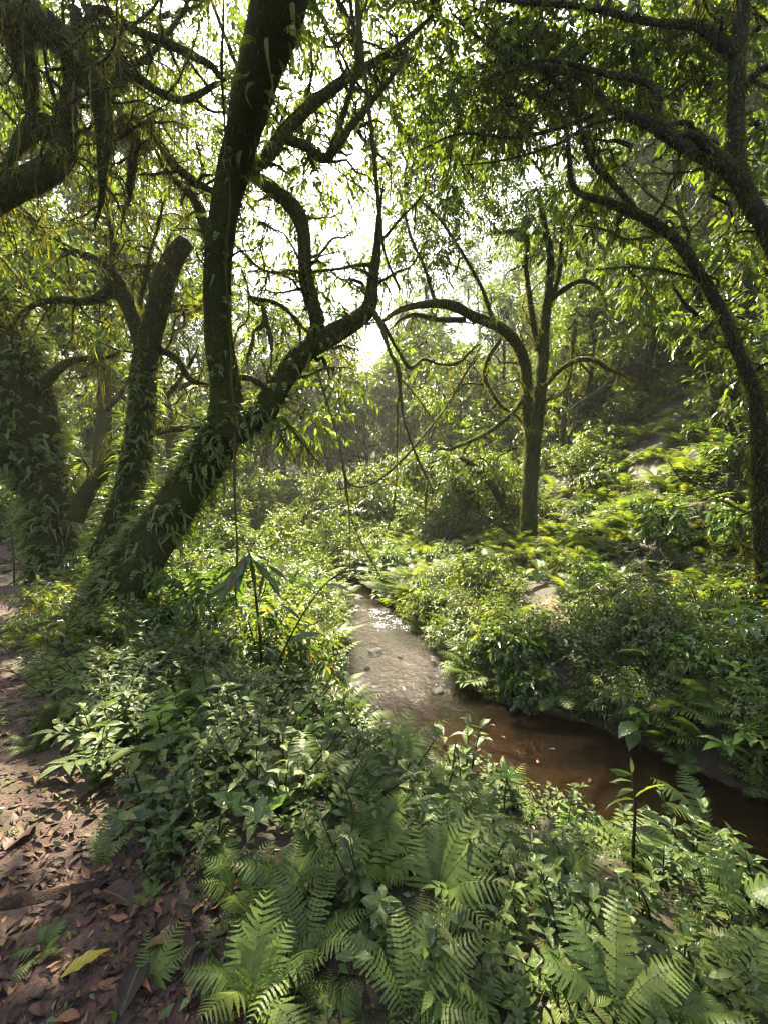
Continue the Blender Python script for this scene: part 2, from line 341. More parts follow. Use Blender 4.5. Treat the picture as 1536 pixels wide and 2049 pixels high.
# water: a rippled ribbon that follows the stream bed, tucked into the banks
def resample(P, step):
    P = np.asarray(P, float); n = len(P)
    Q = np.vstack([2 * P[0] - P[1], P, 2 * P[-1] - P[-2]]); out = []
    for i in range(n - 1):
        p0, p1, p2, p3 = Q[i:i + 4]; m = max(2, int(np.linalg.norm((p2 - p1)[:3]) / step))
        t = np.linspace(0, 1, m, endpoint=False)[:, None]
        out.append(.5 * (2 * p1 + (p2 - p0) * t + (2 * p0 - 5 * p1 + 4 * p2 - p3) * t ** 2 + (3 * p1 - p0 - 3 * p2 + p3) * t ** 3))
    return np.vstack(out + [P[-1:]])
c = resample(STREAM[1:17], .05); tg = nrm(np.gradient(c[:, :2], axis=0)); nn_ = np.stack([-tg[:, 1], tg[:, 0]], 1)
ac = np.linspace(-1, 1, 44)
wx = c[:, None, 0] + nn_[:, None, 0] * ac[None] * (c[:, None, 2] + .22); wy = c[:, None, 1] + nn_[:, None, 1] * ac[None] * (c[:, None, 2] + .22)
rif = sst(4.5, 6.4, wy) * sst(12.5, 9.5, wy) * (.8 + .5 * vnoise(wx * 1.7, wy * 1.1, 31))
wz_ = c[:, None, 3] + 0 * wx + .012 * fbm(wx * 3, wy * 3, 2) + rif * .045 * fbm(wx * 5.5, wy * 4.2, 12, 3) + rif * .014 * fbm(wx * 13, wy * 10, 5, 3)
idx = np.arange(wx.size).reshape(wx.shape)
q4 = np.stack([idx[:-1, :-1], idx[:-1, 1:], idx[1:, 1:], idx[1:, :-1]], -1).reshape(-1, 4)
g = G(); g.add(np.stack([wx.ravel(), wy.ravel(), wz_.ravel()], 1), np.concatenate([q4[:, [0, 2, 1]], q4[:, [0, 3, 2]]]), 0)
wm = g.mesh('stream_water', 'water'); a = wm.attributes.new('riffle', 'FLOAT', 'POINT'); a.data.foreach_set('value', rif.ravel().astype(np.float32))
obj('stream_water', wm, kind='structure', label='shallow brown forest stream with a bright riffle', cat='stream')

# ------------------------------------------------------------------ wood
def tube(g, P, r, sides=10, bump=.12, step=None, r_id=None, mi=0, seed=0, cap=True):
    P = np.asarray(P, float); r = np.asarray(r, float).reshape(-1, 1)
    if step is None: step = max(.03, float(r.mean()) * .7)
    C = resample(np.hstack([P, r]), step); p = C[:, :3]; rr = np.maximum(C[:, 3], .002)
    T = nrm(np.gradient(p, axis=0)); N = np.zeros_like(T)
    a = np.array([1., 0, 0]) if abs(T[0, 0]) < .8 else np.array([0, 1., 0])
    n0 = np.cross(T[0], a); n0 /= np.linalg.norm(n0); N[0] = n0
    for i in range(1, len(p)):
        n0 = N[i - 1] - T[i] * (N[i - 1] @ T[i]); N[i] = n0 / max(np.linalg.norm(n0), 1e-9)
    B = np.cross(T, N); th = np.linspace(0, 2 * math.pi, sides, endpoint=False)
    L = np.concatenate([[0], np.cumsum(np.linalg.norm(np.diff(p, axis=0), axis=1))])
    cx, sx = np.cos(th), np.sin(th); rm = float(rr.mean())
    nz = fbm(L[:, None] * .6 / max(rm, .02) + seed * 13.7 + 0 * th, (cx * 1.2 + sx * 1.9)[None] * 1.3 + seed * 7.1 + 0 * L[:, None], 40 + seed, 3)
    rad = rr[:, None] * (1 + bump * 2.2 * nz)
    v = p[:, None] + (N[:, None] * cx[None, :, None] + B[:, None] * sx[None, :, None]) * rad[..., None]
    n, m = len(p), sides; idx = np.arange(n * m).reshape(n, m); nx_ = np.roll(idx, -1, 1)
    q = np.stack([idx[:-1], nx_[:-1], nx_[1:], idx[1:]], -1).reshape(-1, 4)
    t = np.concatenate([q[:, [0, 1, 2]], q[:, [0, 2, 3]]])
    vv = v.reshape(-1, 3)
    if cap:
        vv = np.vstack([vv, p[-1:] + T[-1:] * rr[-1] * .3, p[:1]])
        t = np.vstack([t, np.stack([idx[-1], nx_[-1], np.full(m, n * m)], 1), np.stack([nx_[0], idx[0], np.full(m, n * m + 1)], 1)])
    g.add(vv, t, rng.random() if r_id is None else r_id, mi)
    return p, rr, T
def pix_path(L):    # [(px,py,d,r)] -> points, radii
    A = np.array(L, float); return np.array([at(a[0], a[1], a[2]) for a in A]), A[:, 3]

def leaves_add(g, base, dirs, L, W, rn, droop=.25, quad=False, fold=.35):
    n = len(base); dirs = nrm(dirs)
    up = np.array([0, 0, 1.]) + rng.normal(0, .45, (n, 3)); side = nrm(np.cross(dirs, up)); nor = np.cross(side, dirs)
    L = np.broadcast_to(L, (n,))[:, None]; W = np.broadcast_to(W, (n,))[:, None]
    dn = np.array([0, 0, -1.])
    if not quad:
        tip = base + dirs * L + dn * L * droop; mid = base + dirs * L * .45
        l = mid + side * W * .5 + nor * W * fold * .5; r = mid - side * W * .5 + nor * W * fold * .5
        v = np.stack([base, l, tip, r], 1).reshape(-1, 3); o = (np.arange(n) * 4)[:, None]
        t = np.concatenate([o + [0, 2, 1], o + [0, 3, 2]])
        g.add(v, t, np.repeat(rn, 4))
    else:
        m1 = base + dirs * L * .33 + dn * L * droop * .08; m2 = base + dirs * L * .68 + dn * L * droop * .4; tip = base + dirs * L + dn * L * droop
        a, b = W * .5, W * .42
        l1, r1 = m1 + side * a + nor * W * fold * .4, m1 - side * a + nor * W * fold * .4
        l2, r2 = m2 + side * b + nor * W * fold * .4, m2 - side * b + nor * W * fold * .4
        v = np.stack([base, l1, m1, r1, l2, m2, r2, tip], 1).reshape(-1, 3); o = (np.arange(n) * 8)[:, None]
        T = [(0, 2, 1), (0, 3, 2), (1, 2, 5), (1, 5, 4), (2, 3, 6), (2, 6, 5), (4, 5, 7), (5, 6, 7)]
        g.add(v, np.concatenate([o + list(k) for k in T]), np.repeat(rn, 8))

# open lanes in the canopy along which the sun comes in (foot point, radius)
LANES = []
def in_lane(P):
    k = np.zeros(len(P), bool)
    for f, r in LANES:
        r = r * .75
        e = P - np.asarray(f); t = e @ SUND; k |= (np.linalg.norm(e - t[:, None] * SUND, axis=1) < r) & (t > .5)
    return k
def twigs_add(gl, gw, cen, rad, n, L=(.10, .17), K=11, quad=False, flat=.65, hollow=.3, wr=.4, lanes=True):
    P = rng.normal(0, 1, (n, 3)); P = nrm(P) * (hollow + (1 - hollow) * rng.random((n, 1)) ** .6) * np.array([rad, rad, rad * flat])
    out = nrm(P + 1e-6); P = P + cen
    if lanes:
        k = ~in_lane(P); P = P[k]; out = out[k]
    n = len(P)
    if n == 0: return
    D = nrm(out * .6 + rng.normal(0, .6, (n, 3)) + np.array([0, 0, -.15])); tl = rng.uniform(.3, .6, n)
    end = P + D * tl[:, None] + np.array([0, 0, -.1]) * tl[:, None]
    s = nrm(np.cross(D, rng.normal(0, 1, (n, 3)))) * .005
    o = (np.arange(n) * 3)[:, None]
    gw.add(np.stack([P - s, P + s, end], 1).reshape(-1, 3), o + [0, 1, 2], .5)
    f = np.tile(np.linspace(.15, 1, K), (n, 1)); sgn = np.tile(np.where(np.arange(K) % 2, 1., -1.), (n, 1))
    B = P[:, None] + (end - P)[:, None] * f[..., None]
    sd_ = nrm(np.cross(D, np.array([0, 0, 1.]) + rng.normal(0, .3, (n, 3))))
    d = D[:, None] * .7 + sd_[:, None] * sgn[..., None] * .8 + rng.normal(0, .25, (n, K, 3)) + np.array([0, 0, -.35])
    Ls = rng.uniform(L[0], L[1], (n, K)); tr = rng.random(n)
    rn = np.clip(tr[:, None] * .5 + rng.random((n, K)) * .5, 0, .999)
    leaves_add(gl, B.reshape(-1, 3), d.reshape(-1, 3), Ls.ravel(), Ls.ravel() * wr, rn.ravel(), .3, quad)

def surface_pts(skel, n, rmin=0):
    # random points on the boughs (weighted by area): point, outward normal, bough direction, radius
    p = np.vstack([s[0] for s in skel]); r = np.concatenate([s[1] for s in skel]); T = np.vstack([s[2] for s in skel])
    st = np.concatenate([np.r_[np.linalg.norm(np.diff(s[0], axis=0), axis=1), 0] for s in skel])
    wgt = st * np.sqrt(r) * (r >= rmin); k = rng.choice(len(p), n, p=wgt / wgt.sum())
    a = rng.normal(0, 1, (n, 3)); nn = nrm(a - T[k] * (a * T[k]).sum(1, keepdims=True))
    return p[k] + nn * r[k][:, None] * .97 + T[k] * rng.normal(0, 1, (n, 1)) * st[k][:, None], nn, T[k], r[k]
def moss_add(g, skel, n, L=(.03, .10), up_bias=0., w=.012):
    P, N, T, r = surface_pts(skel, n)
    keep = rng.random(n) < np.clip(.55 + up_bias * N[:, 2], .1, 1); P, N, r = P[keep], N[keep], r[keep]; n = len(P)
    cl = vnoise(P[:, 0] * 3 + P[:, 2] * 2, P[:, 1] * 3 - P[:, 2] * 3, 77)
    ln = rng.uniform(*L, n) * (.4 + 1.3 * cl)
    d = nrm(N * .8 + np.array([0, 0, -.7]) + rng.normal(0, .35, (n, 3))); s = nrm(np.cross(d, rng.normal(0, 1, (n, 3)))) * w * .5
    tip = P + d * ln[:, None] + np.array([0, 0, -.5]) * ln[:, None]
    o = (np.arange(n) * 3)[:, None]
    g.add(np.stack([P - s, P + s, tip], 1).reshape(-1, 3), o + [0, 1, 2], np.repeat(rng.random(n), 3))
def hang_add(g, skel, n, L=(.2, .9), w=.012, under=True):
    P, N, T, r = surface_pts(skel, n); ln = rng.uniform(*L, n) ** 1.3; seg = 5
    prev = P; sx = nrm(rng.normal(0, 1, (n, 3)) * [1, 1, 0]); rn = rng.random(n)
    wv = rng.normal(0, .06, (n, 3)) * [1, 1, 0]
    pts = [P + np.array([0, 0, -1.]) * (ln * k / seg)[:, None] + wv * math.sin(k * 1.3) * (k / seg) + rng.normal(0, .008, (n, 3)) for k in range(seg + 1)]
    for k in range(seg):
        wa = w * (1 - k / seg * .8); wb = w * (1 - (k + 1) / seg * .8)
        a, b = pts[k], pts[k + 1]; o = (np.arange(n) * 4)[:, None]
        g.add(np.stack([a - sx * wa, a + sx * wa, b + sx * wb, b - sx * wb], 1).reshape(-1, 3), np.concatenate([o + [0, 1, 2], o + [0, 2, 3]]), np.repeat(rn, 4))
    # side tufts
    m = n * 6; j = rng.integers(0, n, m); f = rng.random(m); B = P[j] + np.array([0, 0, -1.]) * (ln[j] * f)[:, None] + wv[j] * (f * .7)[:, None]
    d = nrm(rng.normal(0, 1, (m, 3)) + [0, 0, -1.2]); t = B + d * rng.uniform(.02, .07, (m, 1)); s = nrm(np.cross(d, rng.normal(0, 1, (m, 3)))) * .006
    o = (np.arange(m) * 3)[:, None]; g.add(np.stack([B - s, B + s, t], 1).reshape(-1, 3), o + [0, 1, 2], np.repeat(rng.random(m), 3))
def connect(gw, skel, cen, r0=.03, seed=0, jit=.25):
    p = np.vstack([s[0] for s in skel]); k = np.argmin(np.linalg.norm(p - cen, axis=1)); a = p[k]
    if np.linalg.norm(cen - a) < .05: return
    n = 5; t = np.linspace(0, 1, n)[:, None]; L = np.linalg.norm(cen - a)
    Q = a + (cen - a) * t + rng.normal(0, jit * L * .25, (n, 3)) * np.sin(t * math.pi) + np.array([0, 0, .15 * L]) * np.sin(t * math.pi)
    tube(gw, Q, np.linspace(r0, r0 * .25, n), 5, .1, step=.18)
    for j in range(3):
        b = Q[2 + j % 2]; e = b + rng.normal(0, .5, 3) * min(1.2, L * .5)
        tube(gw, [b, (b + e) / 2 + rng.normal(0, .08, 3), e], [r0 * .4, r0 * .25, r0 * .1], 4, .1, step=.2)

# ------------------------------------------------------------------ frond and leaf shapes (length 1 along +x, z up)
def frond(n=14, lmax=.34, K=6, shape='tri', arch=.35, fwd=.5, wpin=.26, droop=.18, rach=.006, lobed=True):
    g = G(); xs = np.linspace(.12, .985, n)
    curve = lambda x: np.stack([x, 0 * x, arch * (x * 1.1 - x ** 2 * 1.3)], -1)
    c = curve(np.linspace(0, 1, 7)); tube(g, c, np.linspace(rach, rach * .3, 7), 3, 0, step=.2, r_id=.9, cap=False)
    for i, x in enumerate(xs):
        f = (x - .12) / .88
        l = lmax * {'tri': (1 - f) ** .85 * (1 if f > .06 else .85), 'sin': math.sin(math.pi * min(1, .12 + f * .88)) ** .6, 'flat': (1 - f ** 3) * (.75 + .25 * f)}[shape] + .015
        b = curve(np.array(x)); sl = arch * (1.1 - 2.6 * x)
        for s in (-1, 1):
            d = np.array([fwd, s, sl * fwd - droop + rng.normal(0, .06)]); d[0] += rng.normal(0, .05); d /= np.linalg.norm(d)
            fw = np.array([1, 0, sl]); fw = fw - d * (fw @ d); fw /= np.linalg.norm(fw)
            wd = l * wpin; dn = np.array([0, 0, -1.])
            if K <= 1:
                m = b + d * l * .4; tip = b + d * l + dn * l * .12
                g.add([b, m + fw * wd * .5, tip, m - fw * wd * .5], [(0, 2, 1), (0, 3, 2)], rng.random() * .35)
            else:
                ts = np.linspace(0, 1, K + 1); bow = rng.normal(.0, .10)
                A = b + d * l * ts[:, None] + dn * l * (.18 + rng.normal(0, .06)) * ts[:, None] ** 2 + fw * l * bow * ts[:, None] ** 2
                wk = wd * (1 - ts * .88) ** .75; wk[0] *= .8; v = list(A); t = []
                for s2 in (1, -1):
                    for k in range(K):
                        o = len(v); e = A[k + 1] - A[k]; sw = wk[k] * rng.uniform(.85, 1.1)
                        v += [A[k] + e * .06 + fw * s2 * sw * .7, A[k] + e * (.6 if lobed else .3) + fw * s2 * sw * 1.05 + d * l * .02, A[k] + e * .94 + fw * s2 * sw * (.62 if lobed else .9)]
                        q_ = [(k, k + 1, o + 2), (k, o + 2, o + 1), (k, o + 1, o)]
                        t += q_ if s2 > 0 else [(a_, c_, b_) for a_, b_, c_ in q_]
                g.add(v, t, rng.random() * .35)
    return g
def blade(L=1., W=.4, n=5, fold=.18, bend=.25, wave=.0, p=.8, peak=.45, two=1):
    # leaf with a midrib: left, mid, right rows
    g = G(); t = np.linspace(0, 1, n + 1)
    half = W * .5 * np.where(t < peak, np.sin(t / peak * math.pi / 2) ** p, np.cos((t - peak) / (1 - peak) * math.pi / 2) ** (p + .5))
    half[0] = .012 * L; half[-1] = .004 * L
    z = bend * L * (t * .8 - t ** 2 * 1.3); x = L * t
    cols = (-1, -.55, 0, .55, 1) if two == 2 else (-1, 0, 1)
    v = []
    for c_ in cols:
        zz = z + abs(c_) * half * fold * 2 + (wave * half * np.sin(t * 21 + c_ * 2) * abs(c_) if wave else 0)
        v.append(np.stack([x, c_ * half, zz], 1))
    v = np.stack(v, 1).reshape(-1, 3); m = len(cols); idx = np.arange(len(v)).reshape(n + 1, m)
    q = np.stack([idx[:-1, :-1], idx[1:, :-1], idx[1:, 1:], idx[:-1, 1:]], -1).reshape(-1, 4)
    lc = np.stack(np.broadcast_arrays(t[:, None], np.abs(np.array(cols, float))[None]), -1).reshape(-1, 2)
    g.add(v, np.concatenate([q[:, [0, 1, 2]], q[:, [0, 2, 3]]]), rng.random() * .35, lc=lc); return g
FR = {k: [frond(**kw) for _ in range(2)] for k, kw in {
    'bracken': dict(n=16, lmax=.40, K=11, shape='tri', arch=.42, wpin=.115, fwd=.45),
    'ladder': dict(n=20, lmax=.17, K=3, shape='sin', arch=.5, wpin=.13, fwd=.22, droop=.1, lobed=False),
    'soft': dict(n=17, lmax=.25, K=8, shape='sin', arch=.4, wpin=.14, fwd=.35)}.items()}
FR['broad'] = []
for _ in range(2):
    g = G(); tube(g, [(0, 0, 0), (.5, 0, .12), (.95, 0, .06)], [.008, .006, .004], 3, 0, step=.2, r_id=.8, cap=False)
    for i in range(6):
        x = .3 + .62 * i / 5
        for s in (-1, 1):
            g.join(blade(.34 * (1 - .25 * abs(i - 2) / 3), .105, 5, .12, .3), mat4((x, 0, .12 - .1 * abs(x - .5)), s * R_(62), R_(-6), s * .2))
    g.join(blade(.3, .1, 5), mat4((.95, 0, .06), 0, -.3)); FR['broad'].append(g)
FR_simple = {'bracken': frond(9, .4, 3, 'tri', .42, .42, .2), 'ladder': frond(11, .2, 1, 'sin', .5, .22, .45, .1), 'soft': frond(10, .27, 1, 'sin', .4, .35, .42)}
FM = {k: [x.mesh('frond_' + k, 'fern') for x in v] for k, v in FR.items()}

def fern_layout(kind, nf=None):
    nf = nf or {'bracken': 5, 'ladder': 8, 'soft': 7, 'broad': 5}[kind]
    out = []; a0 = rng.random() * 6.28
    for i in range(nf):
        out.append((a0 + i * 6.283 / nf + rng.normal(0, .25), rng.uniform(.25, .75) if kind != 'broad' else rng.uniform(.1, .5), rng.normal(0, .15), rng.uniform(.7, 1.1)))
    return out
def fern_whole(kind, simple=False):
    g = G()
    for i, (y, p, r, s) in enumerate(fern_layout(kind)):
        g.join(FR_simple[kind] if simple else FR[kind][i % 2], mat4((0, 0, 0), y, p, r, s), r=rng.random() * .3)
    return g
def herb_whole(pairs=6, leafL=.32, leafW=.16, stemh=1., lean=.12, nstems=1, mat_mi=0):
    # height 1: stem with crossed pairs of ovate leaves
    g = G()
    for st in range(nstems):
        a = rng.random() * 6.28; top = np.array([math.cos(a) * lean * (1 + st), math.sin(a) * lean * (1 + st), stemh * rng.uniform(.75, 1)])
        b = np.array([rng.normal(0, .05), rng.normal(0, .05), 0]) * (st > 0)
        C = [b, b + (top - b) * .5 + rng.normal(0, .03, 3), top]
        p, rr, T = tube(g, C, [.018, .014, .008], 4, 0, step=.15, r_id=.5, mi=1)
        a0 = rng.random() * 6.28
        for i in range(pairs):
            f = .25 + .75 * i / (pairs - 1); q = p[min(len(p) - 1, int(f * (len(p) - 1)))]
            Ls = leafL * (1.1 - .5 * abs(f - .55)) * rng.uniform(.85, 1.1)
            for s in (0, 1):
                y = a0 + i * 1.57 + s * 3.1416 + rng.normal(0, .2)
                g.join(blade(Ls, Ls * leafW / leafL, 4, .15, rng.uniform(.15, .45)), mat4(q, y, rng.uniform(-.05, .55), rng.normal(0, .25)), r=rng.random() * .4)
        g.join(blade(leafL * .6, leafW * .6, 4), mat4(top, a, .9), r=.5)
    return g
def bush_whole(n=60, L=(.10, .2)):
    # height about 1, leafy mound with several stems
    g = G(); gw = G()
    for k in range(5):
        a = rng.random() * 6.28; tube(g, [(0, 0, 0), (math.cos(a) * .2, math.sin(a) * .2, .45), (math.cos(a) * .4, math.sin(a) * .4, .8)], [.02, .014, .006], 4, 0, step=.2, r_id=.5, mi=1)
    twigs_add(g, gw, np.array([0, 0, .55]), .5, n, L=L, K=9, quad=False, flat=.8, hollow=.35, wr=.42, lanes=False)
    v, t, r, m = gw.cat(); g.add(v, t, .5, 1); return g

def shoots(gw, skel, n):
    # crooked thin side branches growing from the boughs, mossy like them
    P, N, T, r = surface_pts([s for s in skel if s[1].min() < .12] or skel, n)
    ends = []
    for k in range(n):
        if r[k] > .2: continue
        L = rng.uniform(.3, 1.3); m = 7; d = nrm(N[k] * .8 + T[k] * .5 + rng.normal(0, .4, 3) + [0, 0, .15]); q = [P[k] - N[k] * r[k] * .5]
        for j in range(m): d = nrm(d + rng.normal(0, .33, 3)); q.append(q[-1] + d * L / m)
        r0 = min(.022, r[k] * .5 + .004) * rng.uniform(.5, 1); skel_ = tube(gw, q, np.linspace(r0, .003, m + 1), 5, .2, step=.07); ends.append(skel_)
        if rng.random() < .7:
            d = nrm(d + rng.normal(0, .8, 3)); b = q[4]; tube(gw, [b, b + d * L * .2 + rng.normal(0, .04, 3), b + d * L * .4 + rng.normal(0, .08, 3)], [r0 * .5, r0 * .35, .002], 4, .1, step=.08)
    skel += ends
# ------------------------------------------------------------------ trees around the stream
TREES = {}
CROWN = 2.1
def tree(name, label, boughs, bark='bark', group=None, crown=(), leafL=(.10, .17), quad=False, K=11, moss=0, mossL=(.03, .1), hang=0, hangL=(.2, .9), fern=0, fernL=(.14, .30), fmin=.12, flow=None, wr=.4, r0=.035, sides=12, cat='tree', shoot=40, flim=99.):
    P0, _ = pix_path(boughs[0]); root = bpy.data.objects.new(name, None); COL.objects.link(root)
    root['label'] = label; root['category'] = cat
    if group: root['group'] = group
    skel = []
    for i, b in enumerate(boughs):
        P, r = pix_path(b); g = G()
        if i and r[-1] > .014 and r[-1] < .1:
            e = P[-1] + nrm(P[-1] - P[-2]) * r[-1] * 9 + rng.normal(0, r[-1] * 3, 3); P = np.vstack([P, (P[-1] + e) / 2 + rng.normal(0, r[-1], 3), e]); r = np.r_[r, r[-1] * .55, .006]
        s = tube(g, P, r, sides if r.max() > .08 else 7, .16 if r.max() > .1 else .2, seed=len(TREES) * 7 + i)
        skel.append(s); obj('trunk' if i == 0 else 'branch', g.mesh(name + '_wood', bark), root)
    gl, gw = G(), G()
    shoots(gw, skel, shoot)
    if crown:
        for k, (px, py, d, rad, n) in enumerate(crown):
            cen = at(px, py, d); twigs_add(gl, gw, cen, rad * 1.2, int(n * CROWN), leafL, K, quad, wr=wr); connect(gw, skel, cen, r0, k)
        obj('crown', gl.mesh(name + '_leaves', 'canopy'), root, kind='stuff')
    if gw.n: obj('twigs', gw.mesh(name + '_twigs', 'bark_clean'), root, kind='stuff')
    if moss: g = G(); moss_add(g, skel, moss, mossL, .5); obj('moss', g.mesh(name + '_moss', 'moss'), root, kind='stuff')
    if hang: g = G(); hang_add(g, skel, hang, hangL); obj('hanging_moss', g.mesh(name + '_hang', 'hang'), root, kind='stuff')
    if fern:
        sk = skel if flow is None else [skel[i] for i in flow]
        P, N, T, r = surface_pts(sk, fern, fmin)
        pr = np.where(P[:, 2] > flim, .16, 1.) * sst(.12, .42, vnoise(P[:, 0] * 2.2 + P[:, 2], P[:, 2] * 1.7 + P[:, 1] * 2, 91)) ** .6; kk = rng.random(len(P)) < pr; P, N, T, r = P[kk], N[kk], T[kk], r[kk]; order = np.argsort(P[:, 1]); gg = G()
        for j, k in enumerate(order):
            d = nrm(N[k] * .9 + np.array([0, 0, .25]) + rng.normal(0, .3, 3)); yaw = math.atan2(d[1], d[0]); pit = math.asin(np.clip(d[2], -1, 1)); L = rng.uniform(*fernL)
            Mx = mat4(P[k], yaw, pit - .15, rng.normal(0, .5), L)
            if j < 230:
                o = obj('fern_frond', EPI[j % 4], root); o.matrix_world = Mx
            else: gg.join(EPIs[j % 2], Mx, r=rng.random() * .6)
        if gg.n: obj('fern_fronds_mass', gg.mesh(name + '_ferns', 'epiphyte'), root, kind='stuff')
    TREES[name + str(len(TREES))] = skel
    return root, skel
_e = [frond(12, .17, 1, 'sin', 1.0, .3, .75, .15), frond(14, .14, 1, 'sin', 1.2, .3, .8, .1), blade(1, .19, 6, .2, 1.0), blade(1, .15, 6, .2, 1.3)]
EPI = [x.mesh('epiphyte_frond', 'epiphyte') for x in _e]
EPIs = [frond(8, .17, 1, 'sin', 1.1, .3, 1.0, .1), blade(1, .18, 4, .2, 1.2)]

LANES += [(gp(1250, 1100), 2.0), (gp(1180, 1200), 1.4), (gp(1440, 1080), 2.0), (gp(1350, 1190), 1.7), (gp(1300, 960), 2.2), (at(1300, 380, 9.5), 1.6), (at(1450, 520, 9.5), 1.6), (at(1250, 560, 10), 1.4), (gp(620, 1050), 1.6), (gp(450, 1100), 1.2), (gp(850, 1060), 1.3), (gp(1330, 1040), 2.0), (gp(1240, 1150), 1.0), (gp(1400, 950), 1.8), (gp(90, 1090), 1.6), (gp(230, 1020), 1.3), (at(170, 760, 9.5), .8), (gp(1130, 1270), .5), (at(1400, 420, 9), 1.8), (at(1250, 700, 13), 1.2), (gp(1230, 860), 1.6), (at(980, 800, 11), 1.3), (at(700, 950, 14), 2.2), (at(300, 950, 13), 1.6)]

# big leaning tree, forked
tree('leaning_tree', 'big forked mossy tree leaning from the trail edge, its trunk covered in ferns', [
    [(150, 1330, 6.2, 0.513), (185, 1270, 6.2, 0.414), (240, 1185, 6.25, 0.347), (305, 1085, 6.25, 0.306), (370, 985, 6.2, 0.290), (425, 905, 6.1, 0.274), (453, 840, 6.0, 0.248), (452, 770, 5.9, 0.207), (440, 690, 5.8, 0.182), (436, 600, 5.6, 0.170), (437, 510, 5.4, 0.166), (455, 400, 5.1, 0.166), (478, 300, 4.8, 0.170), (508, 180, 4.2, 0.186), (543, 60, 3.7, 0.203), (575, -60, 3.4, 0.207), (610, -250, 3.3, 0.182), (640, -600, 3.2, 0.124)],
    [(455, 870, 6.0, 0.215), (515, 835, 5.95, 0.191), (555, 778, 5.9, 0.158), (600, 715, 5.8, 0.140), (660, 672, 5.7, 0.129), (712, 642, 5.6, 0.116), (738, 615, 5.55, 0.099), (746, 560, 5.5, 0.070), (755, 490, 5.45, 0.050)],
    [(625, 690, 5.75, 0.091), (634, 640, 5.7, 0.095), (613, 560, 5.6, 0.091), (607, 470, 5.6, 0.087), (590, 420, 5.7, 0.099), (545, 378, 5.9, 0.099), (500, 350, 6.1, 0.075)],
    [(480, 350, 5.0, 0.083), (530, 318, 5.3, 0.078), (575, 258, 5.5, 0.075), (630, 205, 5.6, 0.070), (690, 160, 5.7, 0.062), (722, 140, 5.7, 0.050), (790, 98, 5.8, 0.037), (850, 45, 5.9, 0.025)],
    [(560, 275, 5.5, 0.058), (610, 292, 5.5, 0.058), (652, 316, 5.5, 0.054), (700, 255, 5.5, 0.046), (742, 205, 5.5, 0.037), (800, 130, 5.6, 0.025)],
    [(660, 310, 5.5, 0.041), (690, 220, 5.5, 0.037), (712, 140, 5.5, 0.029), (720, 40, 5.4, 0.021)],
    [(440, 560, 5.5, 0.075), (415, 470, 5.5, 0.075), (390, 400, 5.6, 0.058), (340, 350, 5.8, 0.041)],
    [(500, 595, 5.6, 0.025), (560, 610, 5.6, 0.026), (600, 650, 5.7, 0.025)],
    [(465, 755, 5.8, 0.041), (500, 757, 5.7, 0.041), (530, 775, 5.8, 0.046)],
    [(750, 560, 5.5, 0.041), (735, 530, 5.5, 0.029), (660, 540, 5.6, 0.016), (540, 545, 5.8, 0.016), (480, 500, 6, 0.016)],
    [(570, 840, 5.8, 0.025), (600, 880, 5.6, 0.018), (640, 930, 5.5, 0.010)]],
    'bark', moss=60000, mossL=(.02, .08), shoot=110, flim=3.0, fern=6500, fernL=(.11, .27), flow=[0, 1, 2], fmin=.10, hang=110, hangL=(.1, .5), sides=18,
    crown=[(620, 330, 6.2, .55, 28), (560, 190, 6.0, .6, 22), (650, 90, 6.2, .7, 26), (790, 90, 6.5, .7, 30), (860, 20, 6.3, .8, 40), (700, -30, 6, .9, 44), (770, 250, 6.4, .5, 24), (560, 470, 6.6, .5, 26), (680, 560, 6.4, .4, 14), (540, 650, 6.6, .35, 14), (660, 760, 6.2, .35, 10), (600, 840, 6.3, .4, 12), (640, 420, 7.2, .35, 7), (720, 330, 7.4, .35, 6), (780, 400, 7.6, .35, 6), (500, -150, 6, 1.1, 40), (650, -250, 6, 1.1, 40), (800, -150, 6.2, 1.1, 40), (350, -120, 6, 1.1, 34), (930, -140, 6.4, 1, 34), (560, -420, 5.5, 1.2, 44), (760, -480, 5.5, 1.2, 44), (300, -420, 5.5, 1.2, 40), (960, -430, 6, 1.2, 40)], wr=.42, leafL=(.08, .14))  # the sprays above the view are added to shade the foreground
